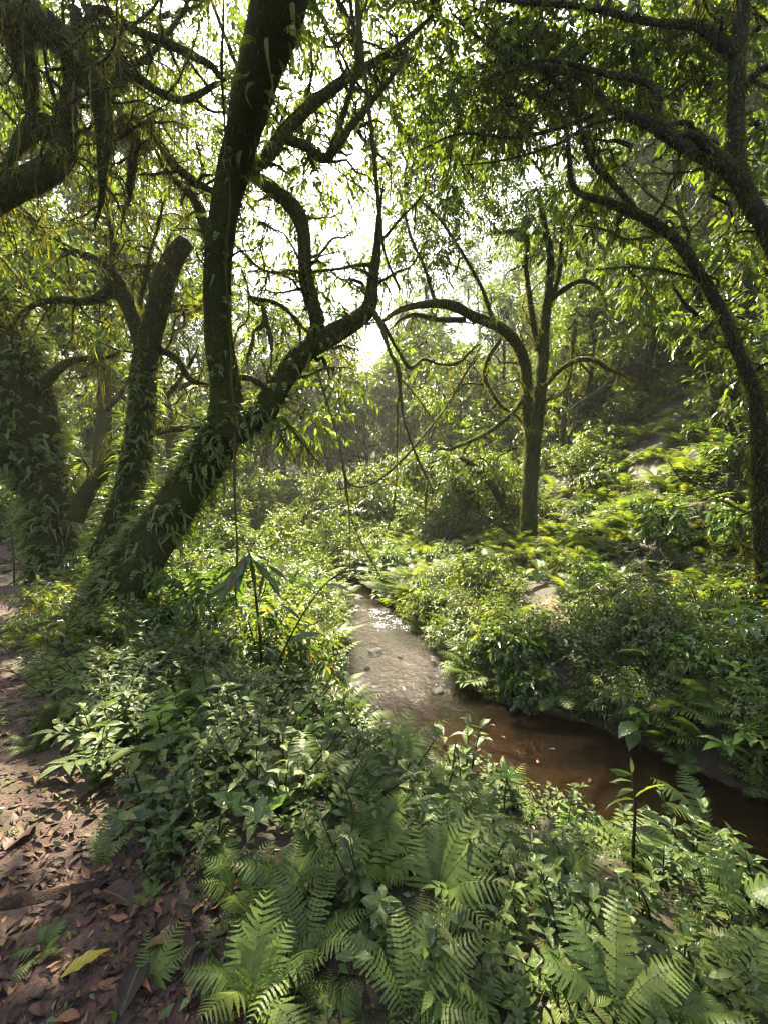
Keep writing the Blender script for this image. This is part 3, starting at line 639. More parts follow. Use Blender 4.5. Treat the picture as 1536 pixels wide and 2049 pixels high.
# second stem behind it
tree('stubbed_tree', 'slim mossy trunk behind the leaning tree, cut off as a stub at its top', [
    [(225, 1120, 7.5, 0.361), (250, 1020, 7.5, 0.267), (273, 915, 7.45, 0.232), (285, 800, 7.4, 0.215), (288, 740, 7.4, 0.202), (305, 660, 7.3, 0.185), (325, 580, 7.2, 0.172), (345, 522, 7.1, 0.163), (374, 482, 7.0, 0.138)],
    [(288, 720, 7.4, 0.112), (262, 625, 7.4, 0.120), (232, 565, 7.35, 0.146), (195, 525, 7.3, 0.095), (140, 500, 7.2, 0.073), (90, 470, 7.1, 0.069), (40, 415, 7.0, 0.060), (-30, 380, 7, 0.052)],
    [(235, 575, 7.35, 0.112), (180, 602, 7.2, 0.073), (110, 600, 7.1, 0.052), (60, 615, 7.0, 0.039), (15, 660, 6.9, 0.026)],
    [(225, 545, 7.3, 0.052), (225, 470, 7.3, 0.047), (210, 400, 7.3, 0.039), (205, 300, 7.3, 0.026)],
    [(300, 690, 7.4, 0.086), (350, 715, 7.4, 0.065), (378, 755, 7.4, 0.056), (405, 768, 7.4, 0.052)],
    [(250, 535, 7.3, 0.039), (300, 530, 7.3, 0.034), (340, 530, 7.3, 0.043)],
    [(280, 610, 7.3, 0.030), (300, 510, 7.4, 0.026), (320, 440, 7.5, 0.022), (330, 380, 7.5, 0.017)],
    [(60, 560, 7.1, 0.017), (100, 540, 7.2, 0.019), (150, 590, 7.2, 0.022)],
    [(330, 620, 7.3, 0.060), (390, 615, 7.1, 0.047), (420, 618, 7.0, 0.043)]],
    'bark', moss=45000, mossL=(.02, .09), shoot=130, fern=900, fernL=(.14, .28), flow=[0], fmin=.2, hang=150, hangL=(.15, .6),
    crown=[(90, 520, 8, .6, 26), (300, 430, 8.2, .6, 24), (200, 640, 8.4, .5, 20), (380, 560, 8, .4, 14), (30, 450, 8.0, .7, 36)])
tree('slanting_tree', 'thin dark trunk slanting up between the two big left trees', [
    [(150, 1040, 8.6, .18), (175, 985, 8.6, .15), (205, 945, 8.55, .13), (250, 900, 8.5, .12), (310, 865, 8.5, .085), (385, 855, 8.4, .06)],
    [(300, 870, 8.5, .05), (330, 800, 8.5, .05), (360, 760, 8.5, .04), (385, 720, 8.5, .03)]], 'bark', moss=5000, hang=20, hangL=(.1, .4))
# fern-clad tree at the left edge
tree('fern_clad_tree', 'thick trunk wholly clad in hanging ferns at the left edge of the view', [
    [(118, 1190, 9, 0.615), (108, 1110, 9, 0.443), (98, 1020, 9, 0.394), (84, 945, 9, 0.426), (62, 885, 9, 0.558), (45, 805, 9, 0.590), (22, 720, 9, 0.558), (-8, 640, 9, 0.492), (-50, 540, 8.9, 0.410), (-100, 420, 8.7, 0.344), (-130, 200, 8.4, 0.287), (-120, -100, 8.2, 0.246)],
    [(80, 780, 8.9, 0.131), (110, 745, 8.8, 0.090), (150, 720, 8.8, 0.066), (210, 715, 8.8, 0.041)],
    [(20, 915, 8.6, 0.279), (-25, 905, 8.3, 0.246), (-70, 900, 8.2, 0.164)]],
    'bark_mossy', moss=30000, mossL=(.04, .14), shoot=10, fern=3200, fernL=(.2, .42), flow=[0, 2], fmin=.2, hang=40)
# boughs from a tree standing left of the view
tree('overhanging_bough_tree', 'dark mossy boughs with hanging moss reaching in from the upper left', [
    [(-420, 1200, 4.8, .35), (-400, 900, 4.8, .3), (-330, 620, 4.8, .26), (-200, 480, 4.7, .2), (-80, 425, 4.6, .17), (0, 390, 4.5, .145), (60, 360, 4.5, .13), (112, 332, 4.5, .12), (136, 285, 4.5, .10), (140, 200, 4.6, .09), (160, 110, 4.6, .07), (150, 20, 4.6, .06)],
    [(-330, 620, 4.8, .2), (-250, 300, 4.4, .19), (-120, 60, 4.2, .17), (30, 30, 4.2, .15), (110, 70, 4.3, .14), (165, 130, 4.4, .12), (200, 200, 4.5, .10), (208, 270, 4.6, .08), (205, 340, 4.7, .05)],
    [(120, 262, 4.5, .09), (85, 250, 4.5, .10), (50, 275, 4.5, .08), (20, 320, 4.5, .04)],
    [(30, 40, 4.2, .16), (45, 110, 4.3, .12), (60, 180, 4.4, .08), (70, 240, 4.4, .05)],
    [(165, 60, 4.6, .035), (200, 20, 4.7, .04), (270, 60, 4.8, .045), (340, 90, 4.9, .05), (420, 130, 5.0, .04)],
    [(205, 180, 4.6, .04), (260, 150, 4.9, .05), (320, 185, 5.1, .045), (370, 200, 5.2, .04), (430, 170, 5.3, .03)],
    [(208, 300, 4.7, .035), (250, 240, 5.2, .05), (300, 260, 5.4, .05), (350, 330, 5.5, .06), (400, 370, 5.5, .05)],
    [(200, 200, 4.6, .035), (225, 250, 5.0, .03), (270, 265, 5.2, .04), (265, 330, 5.2, .05), (258, 400, 5.2, .03)],
    [(160, 110, 4.6, .03), (240, 130, 4.9, .03), (300, 110, 5.2, .03), (370, 20, 5.4, .025)]],
    'bark', moss=60000, mossL=(.02, .085), shoot=230, hang=420, hangL=(.12, .85), fern=90, fernL=(.1, .22), flow=[1, 2, 3, 7], fmin=.05, leafL=(.06, .11),
    crown=[(60, 100, 5.2, .5, 24), (140, 20, 5.4, .7, 44), (260, 60, 5.8, .7, 44), (380, 30, 6.0, .6, 34), (330, 220, 6.0, .5, 20), (60, 200, 5.2, .5, 20), (180, 280, 5.6, .5, 14), (30, 480, 5.6, .5, 16), (390, 280, 6.2, .45, 20), (300, 340, 6.2, .4, 10)])
# tree on the right bank
tree('right_bank_tree', 'dark upright tree on the right bank, forking high, its left edge lit by sun', [
    [(1050, 1150, 10.8, .36), (1054, 1085, 10.8, .24), (1058, 1000, 10.8, .20), (1062, 930, 10.8, .19), (1068, 870, 10.8, .19), (1078, 800, 10.8, .15), (1085, 720, 10.8, .14), (1090, 640, 10.8, .125), (1098, 570, 10.8, .10), (1100, 510, 10.8, .085), (1086, 440, 10.8, .07), (1077, 385, 10.8, .05)],
    [(1064, 900, 10.8, .14), (1054, 810, 10.7, .135), (1052, 745, 10.6, .13), (1036, 692, 10.5, .13), (1000, 655, 10.3, .125), (950, 635, 10.1, .115), (905, 612, 9.9, .11), (862, 608, 9.8, .09), (805, 618, 9.6, .065), (770, 640, 9.5, .04)],
    [(930, 640, 10.0, .07), (880, 640, 9.9, .06), (830, 630, 9.8, .05), (800, 640, 9.7, .03)],
    [(1092, 620, 10.8, .07), (1115, 560, 10.8, .06), (1122, 480, 10.8, .05), (1120, 395, 10.8, .035)],
    [(1075, 700, 10.8, .08), (1062, 620, 10.9, .07), (1052, 540, 11, .055), (1050, 470, 11, .045), (990, 465, 11, .03)],
    [(1092, 610, 10.8, .06), (1120, 585, 10.6, .06), (1160, 562, 10.5, .06), (1195, 575, 10.4, .04), (1210, 610, 10.3, .02)],
    [(1080, 790, 10.8, .05), (1110, 750, 10.5, .05), (1150, 722, 10.3, .06), (1190, 722, 10.2, .06), (1215, 738, 10.1, .05)],
    [(1056, 770, 10.7, .045), (1030, 820, 10.2, .05), (980, 862, 10.0, .05), (935, 885, 9.8, .045), (900, 898, 9.7, .035)],
    [(1000, 680, 10.3, .05), (975, 720, 10.3, .05), (970, 760, 10.3, .045), (1000, 810, 10.3, .04), (1030, 830, 10.4, .03)],
    [(1100, 800, 10.8, .04), (1135, 770, 11, .035), (1145, 690, 11, .03)],
    [(985, 640, 10.2, .05), (960, 570, 10.3, .04), (920, 500, 10.4, .035), (880, 440, 10.5, .03), (840, 400, 10.5, .02)],
    [(870, 605, 9.8, .04), (850, 540, 9.9, .035), (820, 470, 10, .03), (800, 390, 10, .02)]],
    'bark', moss=34000, mossL=(.03, .12), shoot=90, hang=140, hangL=(.1, .6), leafL=(.10, .17),
    crown=[(1080, 470, 11, 1.0, 60), (1000, 430, 11, 1.1, 70), (930, 370, 11, 1.0, 60), (880, 290, 11, .9, 52), (850, 460, 10.5, .7, 34), (980, 300, 11.4, 1.0, 60), (1120, 560, 11.6, 1.0, 50), (1010, 560, 11.6, 1.0, 52), (900, 560, 11, .8, 34), (860, 690, 11, .7, 26), (960, 720, 11.8, .7, 30), (1160, 640, 11.4, .7, 26), (1200, 520, 11.2, .9, 44), (820, 320, 10.8, .7, 34), (830, 200, 10.8, .8, 40), (930, 210, 11, .9, 50), (1030, 200, 11.2, .9, 50), (1130, 460, 11, .7, 30), (900, 790, 11.8, .6, 24), (950, 850, 11.8, .55, 20), (930, 720, 11.8, .6, 22), (985, 930, 11.6, .45, 14), (830, 520, 10.6, .6, 26), (850, 400, 10.6, .7, 30)])
# arching trees at the right edge
tree('arching_tree', 'dark tree at the right edge arching a long mossy bough over the bank', [
    [(1560, 1330, 6.0, 0.159), (1535, 1200, 6.0, 0.122), (1524, 1050, 6.0, 0.110), (1520, 920, 6.0, 0.098), (1512, 800, 6.0, 0.089), (1478, 710, 6.0, 0.079), (1438, 615, 6.0, 0.074), (1400, 550, 6.0, 0.070), (1350, 480, 6.0, 0.068), (1280, 432, 6.0, 0.064), (1205, 402, 6.0, 0.049), (1150, 380, 6.0, 0.037), (1138, 320, 6.0, 0.028), (1133, 265, 6.0, 0.024), (1116, 222, 6, 0.022), (1060, 178, 6, 0.015)],
    [(1275, 425, 6.0, 0.031), (1230, 372, 6.0, 0.033), (1183, 325, 6.0, 0.031), (1163, 262, 6.0, 0.028), (1138, 200, 6.0, 0.028), (1095, 150, 6.0, 0.028), (1048, 115, 6.0, 0.024), (985, 92, 6.0, 0.022), (930, 55, 6.0, 0.015)],
    [(1400, 560, 6.0, 0.018), (1320, 540, 6.2, 0.015), (1250, 535, 6.4, 0.013), (1190, 540, 6.5, 0.008)],
    [(1310, 475, 6, 0.013), (1250, 478, 6, 0.013), (1210, 460, 6.1, 0.011), (1150, 450, 6.2, 0.008)]],
    'bark_clean', moss=34000, mossL=(.02, .09), shoot=50, hang=60, hangL=(.08, .3), fern=50, fernL=(.1, .2), flow=[0], fmin=.07, leafL=(.10, .17),
    crown=[(1060, 130, 6.6, .6, 34), (960, 60, 6.6, .7, 40), (1150, 150, 6.8, .6, 30), (1180, 290, 7.0, .5, 14), (1300, 560, 7.5, .6, 14), (1490, 640, 7, .6, 22), (1520, 900, 7.2, .6, 30), (1500, 760, 7.4, .6, 24), (1180, 440, 6.8, .4, 10)], quad=True)
tree('straight_edge_tree', 'tall dark trunk with moss fringes rising along the upper right edge', [
    [(1640, 1250, 5.2, 0.194), (1620, 900, 5.2, 0.158), (1590, 620, 5.2, 0.123), (1540, 470, 5.2, 0.106), (1500, 405, 5.2, 0.092), (1478, 340, 5.2, 0.084), (1472, 240, 5.2, 0.084), (1474, 140, 5.2, 0.084), (1482, 40, 5.2, 0.088), (1490, -80, 5.1, 0.097), (1500, -300, 5, 0.088)],
    [(1440, 325, 5.2, 0.088), (1372, 292, 5.3, 0.084), (1310, 252, 5.4, 0.075), (1262, 232, 5.5, 0.053), (1218, 214, 5.6, 0.044), (1172, 162, 5.7, 0.040), (1095, 135, 5.8, 0.031), (1000, 120, 5.9, 0.018)],
    [(1490, 390, 5.2, 0.079), (1460, 340, 5.2, 0.088), (1430, 322, 5.2, 0.088)],
    [(1474, 120, 5.2, 0.070), (1445, 88, 5.2, 0.075), (1395, 52, 5.3, 0.053), (1330, 48, 5.4, 0.044), (1268, 38, 5.5, 0.040), (1170, 14, 5.6, 0.035), (1050, 5, 5.7, 0.026), (930, -10, 5.8, 0.018)],
    [(1310, 250, 5.4, 0.044), (1316, 195, 5.4, 0.044), (1290, 165, 5.5, 0.040), (1205, 146, 5.6, 0.035), (1090, 120, 5.7, 0.022), (1000, 150, 5.8, 0.016)],
    [(1218, 214, 5.6, 0.026), (1165, 240, 5.7, 0.026), (1118, 256, 5.8, 0.025), (1030, 275, 5.9, 0.022), (920, 268, 6.0, 0.016), (840, 300, 6.1, 0.009)],
    [(1260, 232, 5.5, 0.018), (1180, 250, 5.6, 0.018), (1110, 290, 5.7, 0.016), (1010, 320, 5.9, 0.013), (930, 330, 6, 0.009)],
    [(1474, 200, 5.2, 0.044), (1510, 150, 5.1, 0.040), (1560, 120, 5.0, 0.035)],
    [(1320, 255, 5.4, 0.026), (1370, 245, 5.5, 0.026), (1390, 260, 5.6, 0.022), (1440, 290, 5.8, 0.011)],
    [(1420, 70, 5.3, 0.026), (1400, 20, 5.2, 0.022), (1370, -40, 5.1, 0.018)]],
    'bark_clean', moss=40000, mossL=(.02, .09), shoot=70, hang=110, hangL=(.1, .5), leafL=(.09, .16),
    crown=[(1200, 60, 6.2, .7, 44), (1330, 110, 6.4, .6, 36), (1080, 40, 6.4, .7, 44), (1420, 10, 5.8, .6, 36), (1250, 160, 6.6, .5, 26), (1380, 180, 6.6, .5, 24), (1500, 80, 6.0, .6, 30), (1040, 220, 6.6, .6, 34), (920, 240, 6.7, .6, 34), (1160, 330, 6.6, .4, 8), (1480, 480, 6.4, .5, 20), (1530, 280, 6.0, .5, 24), (980, 160, 6.4, .5, 26), (1420, 300, 7, .5, 12)], quad=True)

# ------------------------------------------------------------------ hillside and far trees (a few shapes, copied)
def make_tree_shape(h, rad, seed, nspray=34, ntw=26, L=(.16, .27), trunk_r=.16, lean=.6):
    gt, gl, gw = G(), G(), G(); skel = []
    a = rng.random() * 6.28; top = np.array([math.cos(a) * lean, math.sin(a) * lean, h * .8])
    skel.append(tube(gt, [(0, 0, -.4), (0, 0, .2), top * [.1, .2, .25], top * [.6, .3, .5], top], [trunk_r * 1.6, trunk_r * 1.15, trunk_r, trunk_r * .7, trunk_r * .3], 10, .16, seed=seed))
    for k in range(7):
        f = .32 + .09 * k; b = skel[0][0][int(f * (len(skel[0][0]) - 1))]; a = k * 2.4 + rng.normal(0, .3); l = rad * rng.uniform(.6, 1.0)
        e = b + np.array([math.cos(a) * l, math.sin(a) * l, l * rng.uniform(.2, .7)])
        skel.append(tube(gt, [b, b + (e - b) * [.4, .4, .2], b + (e - b) * [.75, .75, .6], e], [trunk_r * .5, trunk_r * .4, trunk_r * .28, trunk_r * .12], 7, .2, seed=seed + k))
    for k in range(nspray):
        P = nrm(rng.normal(0, 1, 3)); P = P * (.35 + .65 * rng.random() ** .5) * np.array([rad, rad, h * .36]) + np.array([top[0] * .7, top[1] * .7, h * .66])
        twigs_add(gl, gw, P, rng.uniform(.5, 1.0) * rad * .33, ntw, L, 9, lanes=False); connect(gw, skel, P, .04, k)
    return gt.mesh('tree_wood', 'bark'), gl.mesh('tree_leaves', 'canopy'), gw.mesh('tree_twigs', 'bark_clean')
SH = [make_tree_shape(10, 2.6, 100), make_tree_shape(12, 3.0, 200, lean=1.2), make_tree_shape(8, 2.6, 300, lean=.9), make_tree_shape(14, 3.4, 400, nspray=40), make_tree_shape(5.0, 2.4, 500, nspray=30, L=(.13, .22), trunk_r=.1, lean=.4)]
def put_tree(k, x, y, sc, label, group, cat='tree', name='forest_tree', sink=0.):
    r = bpy.data.objects.new(name, None); COL.objects.link(r); r.location = (x, y, hz(x, y) - sink); r.rotation_euler = (0, 0, rng.random() * 6.28)
    r.scale = (sc, sc, sc * rng.uniform(.92, 1.1)); r['label'] = label; r['category'] = cat
    if group: r['group'] = group
    for nm, me in zip(('trunk', 'crown', 'twigs'), SH[k]):
        o = bpy.data.objects.new(nm, me); COL.objects.link(o); o.parent = r
        if nm != 'trunk': o['kind'] = 'stuff'
    return r
TL = [(-200, 'beyond the left edge'), (40, 'behind the fern clad trunk'), (150, 'between the two left trunks'), (270, 'behind the stubbed trunk'), (350, 'right of the stubbed trunk'), (440, 'behind the main upright stem'), (550, 'behind the forked bough'), (620, 'behind the vertical branch of the fork'), (700, 'under the bright sky gap'), (760, 'behind the bough tip'), (830, 'behind the curling liana'), (900, 'left of the right bank tree bough'), (980, 'behind the low branch of the right bank tree'), (1070, 'straight behind the right bank tree'), (1150, 'just right of the right bank tree'), (1230, 'above the crooked snag'), (1300, 'behind the straight bare trunk'), (1390, 'behind the arched hillside tree'), (1470, 'behind the crooked right edge trunk'), (1560, 'behind the arching tree')]
def tree_label(w_, px, d, sc):
    lab = min(TL, key=lambda t: abs(t[0] - px))[1]
    return '%s%s %s, %s' % ('big ' if sc >= 1.1 else 'smaller ' if sc < .9 else '', w_, lab, 'on the near slope' if d < 21 else 'farther up the slope' if d < 40 else 'up the valley' if d < 62 else 'on the last ridge')
def px_xy(px, d): return (px - 768) * PXM * d, d
G1 = 'trees on the left slope behind the big trunks'; G2 = 'trees on the sunlit right hillside'; G3 = 'distant trees closing the valley'
for k, px, d, sc in [(0, 60, 27, 1.0), (2, 265, 28, 1.1), (0, 430, 31, 1.1), (1, 300, 36, 1.1), (3, 180, 38, 1.1), (0, -80, 24, 1.2), (2, 420, 38, 1.2), (3, -200, 28, 1.2)]:
    put_tree(k, *px_xy(px, d), sc, tree_label('leafy tree', px, d, sc), G1)
for k, px, d, sc in [(2, 905, 22, .9), (0, 1000, 25, 1.0), (1, 1120, 24, .95), (0, 1210, 20, .95), (2, 1320, 19, 1.1), (1, 1420, 22, 1.1), (3, 1500, 26, 1.0), (0, 1560, 17, 1.0), (3, 1250, 31, 1.0), (1, 1060, 34, 1.0), (3, 1390, 34, 1.1), (1, 1640, 22, 1.1), (3, 900, 38, .8), (0, 1480, 14.5, .8), (2, 1290, 15.5, .75), (2, 1160, 16.5, .7)]:
    put_tree(k, *px_xy(px, d), sc, tree_label('hillside tree', px, d, sc), G2)
for k, px, d, sc in [(0, 520, 30, 1.45), (2, 600, 29, 1.5), (0, 665, 33, 1.3), (2, 735, 31, 1.3), (0, 800, 34, 1.3), (2, 850, 29, 1.5), (1, 570, 38, 1.1), (1, 700, 40, 1.05), (1, 780, 42, 1.0), (2, 500, 40, 1.1), (0, 570, 46, 1.0), (2, 640, 42, .95), (0, 700, 52, 1.0), (2, 765, 46, .9), (0, 830, 44, 1.0), (1, 610, 60, 1.0), (1, 540, 64, 1.0), (1, 680, 70, 1.0), (3, 740, 78, 1.0), (3, 800, 66, 1.0), (1, 470, 55, 1.0), (3, 400, 60, 1.1), (3, 300, 55, 1.1), (1, 200, 50, 1.1), (3, 100, 48, 1.1), (1, 880, 58, 1.0), (3, 960, 55, 1.1), (3, 1060, 50, 1.1), (1, 1180, 48, 1.1), (3, 1300, 50, 1.1), (1, 1450, 46, 1.1), (3, 590, 85, 1.0), (1, 850, 85, 1), (3, 660, 95, 1.1), (3, 1560, 45, 1.2), (1, 0, 40, 1.1)]:
    put_tree(k, *px_xy(px, d), sc, tree_label('hazy distant tree', px, d, sc), G3)
# low spreading trees and tall bushes in the middle distance
G4 = 'spreading bushy trees along the far stream bank'
for px, d, sc, lb in [(600, 15, .55, 'bushy green shrub mound above the left bank of the bend'), (690, 19, .75, 'round bushy tree in the middle of the valley, behind the looping liana'), (530, 20, .8, 'bushy tree behind the fork of the leaning tree'), (790, 22, .9, 'spreading grey green tree behind the hanging lianas'),
                      (890, 15, .75, 'sunlit bushy tree draped with climbers left of the right bank tree'), (960, 13.5, .6, 'low yellow green bush beside the foot of the right bank tree'), (410, 15, .6, 'leafy bush between the leaning trunk and the valley'), (330, 12.5, .45, 'pale leafy bush glimpsed between the two left trunks'), (210, 13, .55, 'leafy bush behind the thin slanting trunk'), (640, 27, .9, 'hazy bushy tree at the valley bottom'), (470, 29, 1., 'hazy bushy tree on the left of the valley bottom'), (1180, 13.5, .4, 'shrub on the hillside beside the dark crooked snag')]:
    put_tree(4, *px_xy(px, d), sc, lb, G4, 'bush', 'bushy_tree', .5)
tree('sunlit_tree', 'slender tree whose yellow green leaves glow in the sun above the right hillside', [
    [(1440, 960, 10.5, .16), (1432, 860, 10.5, .13), (1425, 760, 10.4, .12), (1405, 660, 10.3, .10), (1390, 560, 10.2, .08), (1370, 460, 10, .06), (1350, 380, 9.8, .04), (1345, 300, 9.6, .02)],
    [(1410, 680, 10.3, .06), (1450, 600, 10, .05), (1490, 530, 9.8, .03)], [(1390, 570, 10.2, .05), (1330, 540, 10, .04), (1260, 530, 10, .02)], [(1372, 470, 10, .04), (1420, 420, 9.8, .03), (1470, 380, 9.6, .02)], [(1360, 430, 10, .04), (1300, 390, 9.8, .03), (1250, 340, 9.7, .02)]],
    'bark', moss=3000, hang=30, hangL=(.1, .5), leafL=(.12, .2), sides=9, shoot=30,
    crown=[(1340, 300, 9.6, .55, 22), (1410, 350, 9.6, .6, 26), (1470, 370, 9.6, .6, 26), (1520, 420, 9.4, .6, 22), (1440, 450, 9.8, .6, 26), (1260, 340, 9.7, .55, 22), (1300, 400, 9.8, .55, 22), (1240, 440, 10, .5, 18), (1490, 530, 9.8, .6, 26), (1430, 560, 10, .5, 20), (1260, 530, 10, .6, 22), (1330, 540, 10, .5, 16), (1510, 620, 9.8, .6, 20), (1390, 640, 10.4, .5, 16), (1300, 640, 10.6, .5, 14), (1220, 600, 10.4, .5, 14)])
# tall trees whose high crowns close the view on both sides and shade the trail
SH.append(make_tree_shape(19, 4.6, 600, nspray=70, ntw=17, L=(.18, .30), trunk_r=.28, lean=1.5)); SH.append(make_tree_shape(22, 4.8, 700, nspray=74, ntw=17, L=(.19, .31), trunk_r=.3, lean=2))
for k, px, d, sc, lb in [(5, -30, 19, 1.25, 'tall leafy tree behind the fern clad trunk'), (6, 190, 23, 1.25, 'tall leafy tree behind the stubbed trunk'), (5, 350, 25, 1.25, 'tall leafy tree behind the main upright stem'), (6, -260, 17, 1.1, 'tall leafy tree at the far left of the slope'), (6, 90, 30, 1.3, 'tall leafy tree farther up the left slope'),
                         (5, 1290, 19.5, .9, 'tall leafy tree above the sunlit ferns'), (6, 1450, 17, .85, 'tall leafy tree behind the right edge trunks'), (5, 1600, 14, 1.0, 'tall leafy tree at the far right of the hillside'), (5, 470, 27, .8, 'tall leafy tree at the left of the sky gap')]:
    put_tree(k, *px_xy(px, d), sc, lb, None, 'tree', 'canopy_tree')

# hillside trunks that can be made out on the right
for lb, B in [('mossy hillside tree sending a low arched bough to the left', [[(1398, 890, 16, .34), (1388, 810, 16, .27), (1376, 745, 16, .25), (1362, 690, 16, .22), (1335, 620, 16, .2), (1310, 540, 16, .16), (1290, 450, 16, .1)], [(1378, 760, 16, .17), (1350, 742, 15.8, .16), (1310, 735, 15.6, .15), (1268, 735, 15.4, .14), (1235, 748, 15.2, .11), (1200, 780, 15, .08), (1150, 812, 14.8, .05)], [(1375, 730, 16, .14), (1385, 640, 16, .12), (1380, 540, 16, .1), (1400, 440, 16, .07)]]),
              ('straight bare trunk left of the arched hillside tree', [[(1290, 845, 18, .2), (1283, 780, 18, .19), (1280, 700, 18, .17), (1270, 600, 18, .14), (1262, 480, 18, .09)]]),
              ('thin leaning trunk right of the straight bare one on the hillside', [[(1358, 860, 17, .14), (1352, 790, 17, .13), (1340, 700, 17, .12), (1345, 600, 17, .1), (1335, 470, 17, .06)]]),
              ('thin trunk among the shrubs left of the sunlit ferns', [[(1010, 1020, 12, .10), (985, 975, 12, .09), (950, 935, 12, .08), (920, 915, 12, .06)]]),
              ('slender trunk standing behind the right bank tree', [[(1120, 960, 16, .1), (1130, 800, 16, .1), (1150, 650, 16, .09), (1175, 520, 16, .06)]]),
              ('dark crooked trunk at the right edge behind the arching tree', [[(1490, 1090, 9, .16), (1478, 960, 9, .13), (1488, 860, 9, .12), (1470, 760, 9, .11), (1500, 640, 9, .1), (1490, 520, 9, .08)], [(1483, 900, 9, .07), (1450, 820, 9, .05), (1440, 740, 9, .04)]])]:
    tree('hillside_tree', lb, B, 'bark', G2, moss=1500, hang=16, hangL=(.2, .8), crown=[(b[-1][0], b[-1][1], b[-1][2] + .4, 1.0, 26) for b in B if b[-1][2] > 13], leafL=(.14, .24), sides=9)

# ------------------------------------------------------------------ snags, lianas, hanging roots
def stick(name, L, label, cat, mat='deadwood', group=None, moss=0, sides=8, thin=1.):
    g = G(); B = L if isinstance(L[0], list) else [L]; sk = []
    root = None
    for i, b in enumerate(B):
        P, r = pix_path(b); r = r * thin * (1 + .25 * np.sin(np.arange(len(r)) * 2.3)); P[1:-1] += rng.normal(0, .025, (len(P) - 2, 3)); gg = G(); s = tube(gg, P, r, sides, .35, seed=int(P[0][0] * 50) % 91, step=max(.03, float(np.mean(r)) * 1.5)); sk.append(s)
        o = obj(name if i == 0 else 'branch', gg.mesh(name, mat), root)
        if i == 0: root = o
    root['label'] = label; root['category'] = cat
    if group: root['group'] = group
    if moss: g = G(); moss_add(g, sk, moss, (.01, .04), .2, .008); obj('moss', g.mesh(name + '_moss', 'moss'), root, kind='stuff')
    return root
stick('snag', [[(1224, 1010, 12.5, .07), (1222, 975, 12.5, .065), (1208, 950, 12.5, .06), (1192, 938, 12.4, .05), (1185, 930, 12.4, .03)], [(1205, 950, 12.5, .045), (1206, 925, 12.5, .04), (1213, 908, 12.5, .03)]], 'dark crooked dead snag standing among the hillside ferns', 'snag', moss=150)
stick('snag', [(1476, 1030, 8.5, .07), (1465, 985, 8.5, .06), (1455, 955, 8.5, .045)], 'short dark leaning stump stick beside the right edge trunk', 'snag')
LG = 'lianas hanging over the stream'
